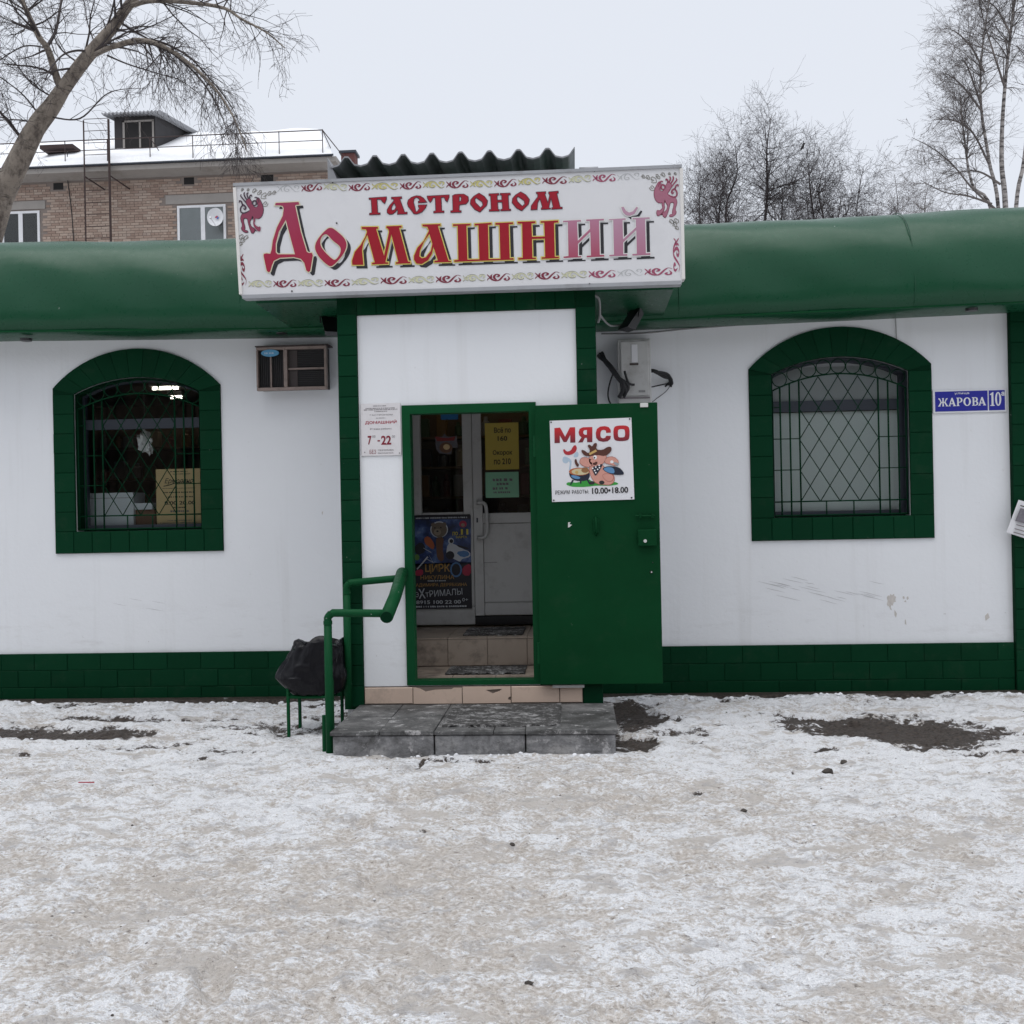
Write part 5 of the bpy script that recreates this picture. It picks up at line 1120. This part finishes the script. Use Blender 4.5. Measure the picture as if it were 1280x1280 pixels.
# ================================================================ BEHIND THE LEFT WINDOW AND DOOR
ysill = YW + .24
MB().box(-4.6, -3.1, YW + .205, 9.35, 1.38, 1.44).build('inner_sill', 'shelf_wood', shop)
def carton(label, px, mat, y, depth, extra=None):
    a, c, b, d = pbox(px[0], px[1], px[2], px[3], (0, 0), 1, y); o = thing('carton', ((a + c) / 2, y, 1.442), label, 'box')
    bevel_box('body', a, c, y, y + depth, 1.442, d, mat, o, .004, 1); MB().box(a + .01, c - .01, y - .003, y - .0005, d - .05, d - .046).build('flap_seam', 'ink_soft', o); return o
carton('white carton standing on the sill inside the left window', (112, 616, 167, 662), 'cardboard_white', 9.06, .25)
c2 = carton('small brown carton on the sill between the white carton and tan notice', (169, 637, 194, 662), 'cardboard_brown', 9.10, .2)
o = paper('price_roll', 'white paper sheet lying on the brown carton in the left window', 'paper', (168, 629, 195, 637), 'cardboard_white', 9.16, .08)
YT = 9.03
o = paper('shop_notice', 'tan cardboard notice with opening hours leaning inside the left window', 'notice', (195.5, 586, 253, 657), 'paper_tan', YT)
C7 = ((190, 580), 15.06)
def nt_(s, x0, y0, x1, y1, **k):
    text(s, *pbox(x0, y0, x1, y1, *C7, YT), YT - .005, 'ink', o, **k)
m = MB(); pts = catmull([(220, 420, 0), (330, 395, 0), (480, 350, 0), (640, 340, 0), (790, 375, 0)], 5); ribbon(m, px_loop([(p.x, p.y) for p in pts], *C7, YT), [.008] * len(pts), YT - .005); m.build('flourish', 'ink', o)
nt_('Ермолино', 240, 265, 780, 385, shear=.35, bold=.01); nt_('8.00 20.00', 240, 695, 820, 765, bold=.02)
for i, (x0, y0, x1, y1) in enumerate(((345, 130, 690, 150), (400, 180, 740, 195), (200, 450, 820, 462), (220, 520, 800, 545), (300, 605, 780, 630), (400, 805, 640, 830), (350, 870, 730, 905), (300, 1050, 760, 1070), (160, 1100, 860, 1118))):
    b = pbox(x0, y0, x1, y1, *C7, YT); bars_text(b[0], b[1], b[2], b[3] - b[2], YT - .005, 'ink_soft' if i > 5 else 'ink', o, 80 + i)
# crumpled foil ornament hanging in the window
bm = bmesh.new(); bmesh.ops.create_icosphere(bm, subdivisions=3, radius=1); RF = random.Random(6)
cx, cz = at(181, 552, 9.08)
for v in bm.verts:
    n = v.co.copy(); k = RF.uniform(.55, 1.15); v.co = Vector((cx + n.x * .075 * k + (.04 * max(0, -n.z) ** 2), 9.08 + n.y * .05 * k, cz + n.z * (.13 if n.z < 0 else .11) * k))
me = bpy.data.meshes.new('foil_ornament'); bm.to_mesh(me); bm.free(); fo = thing('foil_ornament', (cx, 9.08, cz), 'crumpled silver foil ornament hanging behind the left window grille', 'ornament'); link('foil', me, 'foil', fo)
MB().tube([(cx, 9.08, cz + .09), (cx, 9.08, 3.14)], .0015, 4).build('string', 'cable_grey', fo)
# lit tubes on the shop ceiling
for x, y, l, lb in ((-4.73, 11.6, .17, 'larger lit tube lamp on the shop ceiling, seen at top of the left window'), (-4.96, 12.5, .09, 'smaller lit lamp deeper in the shop, seen below the larger one')):
    t = thing('ceiling_lamp', (x, y, 3.12), lb, 'lamp', 'tube lamps on the shop ceiling')
    MB().box(x - l, x + l, y - .07, y + .07, 3.085, 3.139).build('housing', 'white_pvc', t); MB().tube([(x - l + .02, y - .0, 3.065), (x + l - .02, y, 3.065)], .016, 8).build('tube', 'lamp', t)
t = thing('ceiling_lamp', (-.9, 9.85, 3.12), 'unseen tube lamp added to light the goods shelf behind the plastic door', 'lamp', 'tube lamps on the shop ceiling'); MB().box(-1.3, -.4, 9.78, 9.92, 3.085, 3.139).build('housing', 'white_pvc', t); MB().tube([(-1.27, 9.85, 3.065), (-.43, 9.85, 3.065)], .018, 8).build('tube', 'lamp_fill', t)  # added lamp, out of view, that brings out the goods behind the door glass
# shelves with goods, dim behind the glass
RG = random.Random(21)
for gi, nm in enumerate(('amber', 'red', 'cream', 'greenish', 'dark', 'silver')): flat('goods_' + nm, ((.22, .12, .04), (.16, .04, .03), (.34, .28, .18), (.06, .10, .05), (.04, .035, .04), (.25, .25, .26))[gi], .4)
GM = ['goods_' + n for n in ('amber', 'red', 'cream', 'greenish', 'dark', 'silver')]
def shelf_unit(label, x0, x1, y, zs, zt, where):
    t = thing('shelf_unit', ((x0 + x1) / 2, y, .557), label, 'shelf')
    MB().box(x0, x1, y + .30, y + .33, .558, zt).build('back_panel', 'shelf_wood', t)
    for x in (x0, x1 - .03): MB().box(x, x + .03, y, y + .298, .558, zt).build('side_panel', 'shelf_wood', t)
    for z in zs: MB().box(x0 + .032, x1 - .032, y, y + .298, z - .025, z).build('shelf_board', 'shelf_wood', t)
    rows = ['lowest', 'second lowest', 'second highest', 'top']
    for zi, z in enumerate(zs):
        x = x0 + .06; k = 0
        while x < x1 - .16:
            wd = RG.uniform(.07, .14); h = RG.uniform(.12, .24); mt = RG.choice(GM); k += 1
            nth = ['first', 'second', 'third', 'fourth', 'fifth', 'sixth', 'seventh', 'eighth', 'ninth', 'tenth', 'eleventh', 'twelfth'][min(k - 1, 11)]
            lab = '%s on the ' + rows[zi] + ' shelf ' + where + ', ' + nth + ' from the left'
            if RG.random() < .5:
                m = MB(); r = wd / 2; m.tube([(x + r, y + .1, z + .001), (x + r, y + .1, z + h * .7), (x + r, y + .1, z + h * .8), (x + r, y + .1, z + h)], [r, r, r * .5, r * .45], 10)
                g = m.build('jar', mt); tag(g, lab % 'dim jar', 'jar', 'jars on the shop shelves')
            else:
                g = bevel_box('packet', x, x + wd, y + .03, y + .15, z + .001, z + h, mt, None, .006, 1); tag(g, lab % 'dim boxed packet', 'packet', 'packets on the shop shelves')
            x += wd + RG.uniform(.02, .10)
shelf_unit('wooden goods shelf dim behind the sidelight and plastic door', -1.62, -.28, 10.2, (1.42, 1.72, 2.02, 2.32), 2.75, 'behind the plastic door')
shelf_unit('wooden goods shelf dim at the back behind the left window', -5.95, -4.35, 12.3, (1.30, 1.68, 2.06, 2.44), 2.8, 'behind the left window')
# red straw dropped on the snow
x, y = gp(98, 982); x2, y2 = gp(118, 980); tag(MB().tube([(x, y, gz(x, y) + .012), (x2, y2, gz(x2, y2) + .014)], .0038, 6).build('litter_straw', 'red_plastic'), 'red plastic straw dropped on the snow at far left', 'litter')
# ================================================================ BRICK BUILDING BEHIND
YR = 29.0
bb = thing('brick_building', (-14, YR, 0), 'tan brick apartment block with snowy roof behind the shop on the left', 'building')
XR = -6.92
m = MB(); m.box(-30, XR, YR, YR + 9, 0, 11.47); m.build('wall', 'mortar', bb)
wins = [(-16.62, -15.47, 9.2, 10.63), (-11.36, -9.93, 9.2, 10.60), (-22.0, -20.8, 9.2, 10.63)]
vents = [(-11.15, -10.85, 11.22, 11.42), (-8.88, -8.52, 11.20, 11.40), (-15.05, -14.75, 11.22, 11.42)]
lint = [(-11.7, -9.6, 10.66, 10.92), (-16.9, -15.3, 10.68, 10.92)]
RB = random.Random(9); m = MB(); z = 8.4; row = 0
while z < 11.40:
    x = -19.0 - (.13 if row % 2 else 0)
    while x < XR:
        L = .25 if (row % 6) else .12
        a, b = x + .006, min(x + L - .006, XR); c, d = z + .006, z + .071
        if b - a > .03 and not any(a < q[1] and b > q[0] and c < q[3] and d > q[2] for q in wins + vents + lint):
            y0 = YR - .012 - RB.uniform(0, .008); t = RB.random()
            if RB.random() < .05: t = 0.
            m.add([(a, y0, c), (b, y0, c), (b, y0, d), (a, y0, d), (a, YR, c), (b, YR, c), (b, YR, d), (a, YR, d)], [(0, 1, 2, 3), (0, 4, 5, 1), (1, 5, 6, 2), (2, 6, 7, 3), (3, 7, 4, 0)], t)
        x += L
    z += .077; row += 1
o = m.build('brickwork', 'brick', bb, attr='tint'); o['kind'] = 'stuff'
for (a, b, c, d) in lint[:2]: MB().box(a, b, YR - .02, YR - .001, c, d).build('lintel', 'eave', bb)
for (a, b, c, d) in vents: MB().box(a, b, YR - .004, YR + .002, c, d).build('vent_opening', 'dark_void', bb)
for wi, (a, b, c, d) in enumerate(wins):
    w_ = MB().box(a, b, YR - .006, YR - .001, c, d).build('window', 'far_curtain' if wi == 1 else 'dark_void', bb)
    f = .07; mid = a + (b - a) * (.53 if wi == 1 else .5)
    for q in ((a, a + f, c, d), (b - f, b, c, d), (mid - f * .9, mid + f * .9, c, d - f), (a + f, b - f, d - f, d)): MB().box(q[0], q[1], YR - .035, YR - .007, q[2], q[3]).build('frame', 'far_frame', w_)
    for q in ((a + f, mid - f * .9), (mid + f * .9, b - f)): MB().box(q[0], q[1], YR - .02, YR - .016, c, d - f).build('pane', 'glass', w_)
m = MB(); m.add([(-30, YR - .05, 11.46), (-6.85, YR - .05, 11.46), (-6.55, YR - .55, 11.52), (-30, YR - .55, 11.52), (-30, YR + 9.3, 11.46), (-6.85, YR + 9.3, 11.46), (-6.55, YR + 9.6, 11.66), (-30, YR + 9.6, 11.66), (-6.55, YR - .55, 11.66), (-30, YR - .55, 11.66)],
      [(0, 1, 2, 3), (3, 2, 8, 9), (1, 5, 6, 8, 2), (0, 4, 5, 1), (9, 8, 6, 7), (4, 7, 6, 5)]); m.build('cornice', 'eave', bb)
# snow-covered roof as an uneven sheet with real depth
def roofz(y): return 11.70 + (y - 28.42) * .525
nx, ny = 120, 22; vs = []
for i in range(nx + 1):
    x = -30 + (23.35) * i / nx
    for j in range(ny + 1):
        y = 28.42 + 4.1 * j / ny; x_ = min(x, -6.66 - (y - 28.42) * .34)
        th = .16 + .05 * math.sin(x * 1.3) * math.sin(y * 2) + .05 * math.sin(x * .47 + 1) + .02 * math.sin(x * 4.1)
        edge = min(1, (j + .15) / 2.2); z_ = roofz(y) + th * (edge ** .5)
        if j == 0: z_ = 11.68
        vs.append((x_, y + (.03 * math.sin(x * 2.7) if j < 2 else 0), z_))
fs = [(i * (ny + 1) + j, (i + 1) * (ny + 1) + j, (i + 1) * (ny + 1) + j + 1, i * (ny + 1) + j + 1) for i in range(nx) for j in range(ny)]
rf = MB().add(vs, fs).build('snow_covered_roof', 'roof_snow', bb, smooth=True)
m = MB(); m.add([(-30, 32.52, 13.85), (-8.05, 32.52, 13.85), (-6.7, 38.4, 11.7), (-30, 38.4, 11.7), (-6.66, 28.42, 11.67)], [(0, 1, 2, 3), (1, 4, 2)]); m.build('rear_slope', 'roof_snow', bb)
MB().tube([(-30, 28.41, 11.69), (-6.62, 28.41, 11.69)], .03, 6).build('gutter', 'dark_frame', bb)
# railing
m = MB().tube([(-30, 28.55, 12.47), (-6.95, 28.55, 12.45)], .016, 5).build('roof_railing', 'rust', bb)
MB().tube([(-30, 28.55, 12.18), (-6.95, 28.55, 12.16)], .012, 5).build('rail', 'rust', m); MB().tube([(-6.95, 28.55, 12.45), (-6.6, 29.6, 12.05)], .014, 5).build('rail', 'rust', m)
for i in range(13): MB().tube([(-6.95 - i * 1.25, 28.55, 11.72), (-6.95 - i * 1.25, 28.55, 12.47)], .014, 5).build('post', 'rust', m)
for x in (-6.95, -9.45, -11.95): MB().tube([(x, 28.55, 12.45), (x + .05, 29.3, 12.2)], .012, 5).build('brace', 'rust', m)
# dormer
dm = MB(); dm.add([(-13.55, 29.8, 12.6), (-12.3, 29.8, 12.6), (-12.3, 29.8, 13.55), (-13.55, 29.8, 13.62), (-13.55, 32.6, 13.9), (-12.3, 32.6, 13.9), (-12.3, 32.6, 14.2), (-13.55, 32.6, 14.2)], [(0, 1, 2, 3), (1, 5, 6, 2), (0, 3, 7, 4), (3, 2, 6, 7)])
dor = dm.build('dormer', 'dormer_wood', bb)
m = MB(); n = 30; vs = []
for yk, zk in ((29.5, 13.60), (32.7, 14.12)):
    for t in (0, .05):
        for i in range(n + 1): vs.append((-13.8 + 1.75 * i / n, yk, zk + .03 * math.cos(i * math.pi) - t))
k = n + 1; fs = []
for i in range(n): fs += [(i, i + 1, 2 * k + i + 1, 2 * k + i), (k + i, 3 * k + i, 3 * k + i + 1, k + i + 1), (i, k + i, k + i + 1, i + 1)]
fs += [(n, k + n, 3 * k + n, 2 * k + n), (0, 2 * k, 3 * k, k)]
m.add(vs, fs); m.build('dormer_roof', 'corrugated', dor)
MB().box(-13.25, -12.35, 29.78, 29.795, 12.62, 13.42).build('dormer_window', 'dark_void', dor)
for q in ((-13.28, -13.22, 12.6, 13.45), (-12.78, -12.73, 12.6, 13.42), (-12.38, -12.33, 12.6, 13.42), (-13.28, -12.33, 13.40, 13.45)): MB().box(q[0], q[1], 29.755, 29.779, q[2], q[3]).build('dormer_frame', 'eave', dor)
# fire ladder
ld = MB().tube([(-13.79, 28.35, 7.0), (-13.79, 28.35, 12.95)], .022, 5).build('fire_ladder', 'rust', bb)
MB().tube([(-13.06, 28.35, 7.0), (-13.06, 28.35, 12.95)], .034, 5).build('stringer', 'rust', ld)
for i in range(18): MB().tube([(-13.79, 28.35, 7.2 + i * .34), (-13.06, 28.35, 7.2 + i * .34)], .010, 5).build('rung', 'rust', ld)
for x in (-13.79, -13.06): MB().tube([(x, 28.35, 11.35), (x + .3, 29, 11.15)], .022, 5).build('wall_stay', 'rust', ld)
MB().box(-15.6, -14.6, 29.3, 29.8, 12.55, 12.66).build('vent_cap', 'rust', bb)
MB().box(-7.66, -7.20, 34.0, 34.5, 10.0, 13.72).build('chimney', 'chimney_red', bb); MB().box(-7.72, -7.14, 33.94, 34.56, 13.72, 13.80).build('chimney_cap', 'dark_frame', bb)
cable('wall_wire', 'thin black wire hanging down the brick wall left of the ladder', [([(-14.55, 28.9, 12.3), (-14.6, 28.95, 11.6), (-14.5, 28.97, 10.5), (-14.42, 28.97, 8.8)], .012)])
# satellite dish on the brick wall
dx, dz = at(270, 272, 28.6); ds = thing('satellite_dish', (dx, 28.7, dz - .3), 'white satellite dish on the brick wall beside the curtained window', 'satellite dish')
vs = [(dx, 28.62, dz)]; fs = []
for i in range(1, 5):
    for j in range(20): t = 2 * math.pi * j / 20; r = .25 * i / 4; vs.append((dx + r * math.cos(t) * .95, 28.62 - .09 * (i / 4) ** 2 , dz + r * math.sin(t) * 1.05))
for j in range(20): fs.append((0, 1 + j, 1 + (j + 1) % 20))
for i in range(3):
    for j in range(20): fs.append((1 + i * 20 + j, 1 + (i + 1) * 20 + j, 1 + (i + 1) * 20 + (j + 1) % 20, 1 + i * 20 + (j + 1) % 20))
MB().add(vs, fs).build('dish', 'far_frame', ds, smooth=True); flat('dish_red', (.4, .05, .08)); flat('dish_blue', (.08, .15, .45))
plate('mark', [smoothpoly([(dx - .04, dz + .01), (dx + .05, dz + .06), (dx + .06, dz), (dx, dz - .02)])], 28.585, 28.59, 'dish_red', ds); plate('mark', [smoothpoly([(dx + .02, dz - .01), (dx + .08, dz + .03), (dx + .09, dz - .03), (dx + .03, dz - .06)])], 28.58, 28.584, 'dish_blue', ds)
MB().tube([(dx, 28.63, dz), (dx - .02, 28.98, dz - .1)], .02, 6).build('arm', 'rust', ds); MB().tube([(dx, 28.6, dz - .24), (dx - .05, 28.3, dz - .1)], .012, 5).build('feed_arm', 'far_frame', ds); MB().tube([(dx - .05, 28.32, dz - .1), (dx - .05, 28.26, dz - .08)], .03, 8).build('receiver', 'far_frame', ds)

# ================================================================ TREES
def rv(R): 
    while True:
        v = Vector((R.uniform(-1, 1), R.uniform(-1, 1), R.uniform(-1, 1)))
        if .05 < v.length < 1: return v.normalized()
class Tree:
    def __init__(s, seed): s.R = random.Random(seed); s.thick = MB(); s.thin = MB(); s.nt = 0
    def stick(s, pts, r):
        mx_ = max(r); n = 8 if mx_ > .06 else 5 if mx_ > .02 else 3
        (s.thick if mx_ > .035 else s.thin).tube(pts, r, n, cap=(n > 3)); s.nt += 1
    def grow(s, p, d, L, r, lev, droop, spread, kids, curl=.25):
        R = s.R; k = 5 if lev > 0 else 4; pts = [p.copy()]; rr = [r]; d = d.normalized(); step = L / k
        for i in range(k):
            d = (d + rv(R) * curl + Vector((0, 0, droop)) * (.5 + .5 * i / k)).normalized(); p = p + d * step; pts.append(p.copy()); rr.append(max(r * (1 - .82 * (i + 1) / k), .0022))
        s.stick(pts, rr)
        if lev <= 0: return
        n = kids if isinstance(kids, int) else kids[min(len(kids) - 1, lev)]
        for c in range(n):
            t = R.uniform(.18, 1.0); i = min(int(t * k), k - 1); q = pts[i].lerp(pts[i + 1], t * k - i); dd = (pts[i + 1] - pts[i]).normalized()
            nd = (dd + rv(R) * spread).normalized()
            s.grow(q, nd, L * R.uniform(.38, .68), max(rr[i] * R.uniform(.38, .6), .003), lev - 1, droop, spread, kids, curl)
    def limb(s, pts, r0, r1, lev=0, n=0, L=1., droop=0., spread=.9, kids=3, curl=.25, bias=None, t0=.15):
        P = catmull(pts, 6); k = len(P); rr = [r0 + (r1 - r0) * i / (k - 1) for i in range(k)]; s.stick(P, rr)
        for c in range(n):
            t = s.R.uniform(t0, 1); i = min(int(t * (k - 1)), k - 2); dd = (P[i + 1] - P[i]).normalized(); nd = (dd * .7 + rv(s.R) * spread + (bias or Vector((0, 0, 0)))).normalized()
            s.grow(P[i], nd, L * s.R.uniform(.5, 1.2) * (1.15 - .5 * t), min(rr[i] * .45, .022), lev, droop, spread, kids, curl)
    def done(s, name, label, cat, loc, bark, twig, group=None):
        t = thing(name, loc, label, cat, group); s.thick.build('trunk', bark, t, smooth=True); s.thin.build('crown', twig, t); return t
def P3(px, py, Y): x, z = at(px, py, Y); return (x, Y, z)
T = Tree(4); Y0 = 16.0
def PL(lst, Y=Y0, dy=0.): return [P3(px, py, Y + dy * i / max(1, len(lst) - 1)) for i, (px, py) in enumerate(lst)]
base = (-10.2, 16, 0)
T.limb([base, (-9.95, 16, 3), (-9.6, 16, 5.4)] + PL([(0, 249)]), .28, .195, 0, 0)
T.limb(PL([(0, 249), (20, 208), (44, 161), (64, 134), (77, 114)]), .195, .12, 0, 0)
T.limb(PL([(77, 114), (101, 81), (121, 57), (141, 34), (158, 10), (172, -8), (190, -30)]), .115, .06, 2, 14, 1.3, -.06, .9, (0, 3, 4))
T.limb(PL([(160, 8), (188, 1), (235, 3), (279, 10), (302, 24), (332, 40), (356, 60)], 16, -.8), .045, .008, 2, 26, 1.1, -.10, .95, (0, 3, 4))
T.limb(PL([(77, 114), (69, 91), (60, 62), (50, 48), (40, 28), (27, 0), (18, -20)], 16, -.5), .065, .03, 2, 18, 1.2, -.02, .9, (0, 3, 4))
T.limb(PL([(58, 60), (70, 37), (77, 0), (80, -20)], 16, .6), .03, .015, 2, 13, 1.0, -.02, .9, (0, 3, 3))
T.limb(PL([(116, 69), (144, 57), (175, 50), (208, 60), (242, 84), (269, 111), (289, 141), (301, 168), (309, 190)], 16, -1.4), .045, .007, 2, 38, .85, -.20, .9, (0, 4, 4), bias=Vector((0, 0, -.35)))
T.limb(PL([(140, 60), (178, 53), (214, 66), (246, 94), (266, 122), (280, 152), (286, 178)], 16, -.9), .026, .005, 2, 20, .85, -.22, .9, (0, 3, 4), bias=Vector((0, 0, -.4)))
T.limb(PL([(150, 56), (190, 50), (232, 68), (262, 98), (286, 128), (300, 155)], 16, .5), .024, .005, 2, 20, .85, -.22, .9, (0, 3, 4), bias=Vector((0, 0, -.4)))
T.limb(PL([(116, 66), (98, 63), (80, 68), (66, 82), (56, 100)], 16, -.6), .022, .008, 2, 7, .7, -.05, .95, (0, 3, 3))
T.limb(PL([(134, 69), (160, 80), (195, 91), (225, 100), (250, 118)], 16, -.6), .018, .004, 2, 18, .8, -.10, .95, (0, 3, 3))
T.limb(PL([(64, 146), (100, 148), (130, 120), (150, 112), (180, 110)], 16, -.8), .018, .004, 2, 14, .75, -.05, 1., (0, 3, 3))
T.limb(PL([(30, 176), (15, 158), (0, 140), (-20, 120)], 16, -.5), .03, .015, 2, 6, .9, -.02, 1., (0, 3, 3))
for l in ([(52, 148), (30, 120), (5, 100), (-20, 85)], [(70, 124), (40, 105), (15, 75), (-10, 60)], [(48, 155), (25, 150), (0, 150)], [(57, 60), (30, 58), (0, 75), (-20, 90)], [(44, 40), (20, 30), (0, 20)], [(120, 57), (110, 30), (105, 0)], [(141, 34), (165, 40), (195, 30), (225, 15)], [(101, 81), (75, 60), (62, 30), (50, 5)]): T.limb(PL(l, 16, T.R.uniform(-1, 1)), .018, .005, 2, 14, .9, -.04, 1., (0, 3, 3))
T.done('poplar_tree', 'bare leaning tree with arched drooping boughs at upper left', 'tree', base, 'poplar', 'twig')

def shrubby(seed, px, py_top, Y, label, r0=.09, lean=0., n=20, L=1.5, mat='bark_dark', twig='bark_dark', nst=3, wide=.5, kids=(0, 4, 5)):
    T = Tree(seed); xt, zt = at(px, py_top, Y); xb, _ = at(px - lean, 640, Y); Rr = T.R
    for s_ in range(nst):
        k = s_ / max(1, nst - 1) - .5 if nst > 1 else 0
        tx = xt + k * wide * 2 + Rr.uniform(-.15, .15); tz = zt * (1 if s_ == nst // 2 else Rr.uniform(.82, .94)); bx = xb + k * .25
        w_ = lambda s: Rr.uniform(-s, s); at_ = lambda f: bx + (tx - bx) * f ** 1.3
        P = [(bx, Y + k * .2, 0), (at_(.35) + w_(.1), Y, tz * .35), (at_(.6) + w_(.15), Y + w_(.3), tz * .6), (at_(.7) + w_(.22), Y + w_(.4), tz * .72), (at_(.82) + w_(.25), Y + w_(.5), tz * .83), (at_(.92) + w_(.2), Y + w_(.5), tz * .92), (tx, Y + w_(.5), tz)]
        T.limb(P, r0 * (.8 if nst == 1 else .62), .006, 2, int(n * 3.2) // nst + 10, L * .92, .03, 1.1, kids, .26, Vector((0, 0, .18)), .60)
    return T.done('bare_tree', label, 'tree', (xb, Y, 0), mat, twig, 'bare trees behind the right eave')
shrubby(21, 900, 178, 27.5, 'bare slender tree nearest the signboard behind the right eave', .10, 5, 26, 1.5, nst=2, wide=.45)
shrubby(22, 928, 140, 27, 'tallest bare dark tree in the row behind the right eave', .13, -16, 32, 1.8, nst=2, wide=.7)
shrubby(23, 994, 200, 28, 'bare tree with a perched bird in the row behind the right eave', .11, 22, 26, 1.6, nst=2, wide=.5)
shrubby(24, 1036, 202, 27.5, 'bare twiggy tree right of the bird tree', .09, 22, 30, 1.5, nst=3, wide=.6)
shrubby(25, 1078, 214, 27, 'bushy bare tree at right end of the dark row', .08, 25, 30, 1.4, nst=3, wide=.5)
shrubby(26, 1120, 222, 32, 'low paler bare tree between the dark row and the birch', .06, 10, 22, 1.5, 'bark_grey', 'bark_grey', 3, .8)
shrubby(27, 885, 215, 26, 'low dark bare thicket beside the signboard corner', .07, 0, 34, 1.2, nst=4, wide=.9)
shrubby(28, 968, 215, 26.5, 'low dark bare thicket below the bird tree', .07, 0, 40, 1.2, nst=5, wide=1.1)
shrubby(29, 1160, 225, 31, 'lowest pale bare tree at the foot of the birch', .05, 8, 18, 1.4, 'bark_grey', 'bark_grey', 3, .7)
# birch
T = Tree(77); YBi = 26.0
stems = [([(1258, 640), (1258, 300), (1252, 200), (1256, 110), (1268, 0), (1275, -70)], .080), ([(1252, 640), (1250, 300), (1236, 200), (1226, 130), (1228, 60), (1240, -20)], .058), ([(1262, 640), (1268, 300), (1280, 200), (1290, 110), (1298, 20), (1300, -60)], .062), ([(1248, 640), (1244, 300), (1215, 230), (1205, 170), (1200, 120)], .05)]
for l, r in stems:
    P = [P3(px, py, YBi) for px, py in l]; P[0] = (P[0][0], YBi, 0)
    T.limb(P, r, .015, 2, 56, 1.5, -.035, .95, (0, 4, 5), .2, Vector((-.15, 0, .25)), .62)
for l in ([(1245, 262), (1215, 235), (1190, 205), (1165, 185), (1140, 172)], [(1240, 255), (1210, 245), (1180, 240), (1150, 225)], [(1236, 205), (1215, 165), (1190, 150), (1165, 150)], [(1228, 140), (1205, 110), (1188, 95), (1176, 92)], [(1230, 90), (1215, 60), (1195, 40), (1180, 35)], [(1256, 110), (1240, 60), (1228, 20), (1222, -10)], [(1250, 230), (1225, 215), (1200, 215), (1178, 225)], [(1226, 130), (1210, 85), (1200, 70)], [(1262, 40), (1245, 10), (1230, 0)]):
    T.limb([P3(px, py, YBi + T.R.uniform(-1, 1)) for px, py in l], .03, .006, 2, 20, .9, -.05, .8, (0, 4, 5), .22, Vector((-.25, 0, .05)), .2)
T.done('birch_tree', 'tall bare birch with pale stems at the right edge', 'tree', (12.2, YBi, 0), 'birch', 'bark_grey')
# bird
bx_, bz_ = at(1003, 184, 28); K = .62; bd = thing('perched_bird', (bx_, 28, bz_ - .1), 'small dark bird perched in the bare tree', 'bird')
bm = bmesh.new(); bmesh.ops.create_uvsphere(bm, u_segments=14, v_segments=10, radius=1)
for v in bm.verts:
    c = v.co.copy(); t = (c.x + 1) / 2; taper = .35 + .65 * math.sin(math.pi * min(1, .15 + t * .75)); v.co = Vector((bx_ + c.x * .14 + 0, 28 + c.y * .06 * taper, bz_ + c.z * .065 * taper + c.x * .07))
me = bpy.data.meshes.new('body'); bm.to_mesh(me); bm.free(); link('body', me, 'bird', bd)
bm = bmesh.new(); bmesh.ops.create_uvsphere(bm, u_segments=10, v_segments=8, radius=.045)
for v in bm.verts: v.co += Vector((bx_ + .12, 28, bz_ + .095))
me = bpy.data.meshes.new('head'); bm.to_mesh(me); bm.free(); link('head', me, 'bird', bd)
MB().tube([(bx_ + .15, 28, bz_ + .095), (bx_ + .2, 28, bz_ + .09)], [.014, .002], 6).build('beak', 'bird', bd)
MB().add([(bx_ - .10, 27.97, bz_ - .05), (bx_ - .10, 28.03, bz_ - .05), (bx_ - .24, 28.03, bz_ - .12), (bx_ - .24, 27.97, bz_ - .12), (bx_ - .10, 27.97, bz_ - .07), (bx_ - .10, 28.03, bz_ - .07), (bx_ - .24, 28.03, bz_ - .13), (bx_ - .24, 27.97, bz_ - .13)], [(0, 1, 2, 3), (7, 6, 5, 4), (0, 4, 5, 1), (2, 6, 7, 3), (1, 5, 6, 2), (3, 7, 4, 0)]).build('tail', 'bird', bd)
for s_ in (-.02, .02): MB().tube([(bx_, 28 + s_, bz_ - .04), (bx_ + .01, 28 + s_, bz_ - .10)], .005, 4).build('leg', 'bird', bd)
for c_ in bd.children:
    c_.data.transform(Matrix.Translation((bx_, 28, bz_)) @ Matrix.Scale(K, 4) @ Matrix.Rotation(-.5, 4, 'Y') @ Matrix.Translation((-bx_, -28, -bz_)))

# ================================================================ HOUSE ACROSS THE YARD (seen only as the dark reflection in the panes)
hb_ = thing('apartment_block', (-4, -24, 0), 'long brown brick apartment block across the yard behind the viewer', 'building')
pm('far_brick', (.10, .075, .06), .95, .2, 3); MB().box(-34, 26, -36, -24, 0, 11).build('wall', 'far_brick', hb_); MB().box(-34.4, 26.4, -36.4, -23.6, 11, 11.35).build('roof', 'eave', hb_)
for r_ in range(4):
    for c_i in range(15):
        x = -32 + c_i * 3.9; MB().box(x, x + 1.5, -24.0, -23.96, 1.0 + r_ * 2.7, 2.5 + r_ * 2.7).build('window', 'dark_void', hb_)
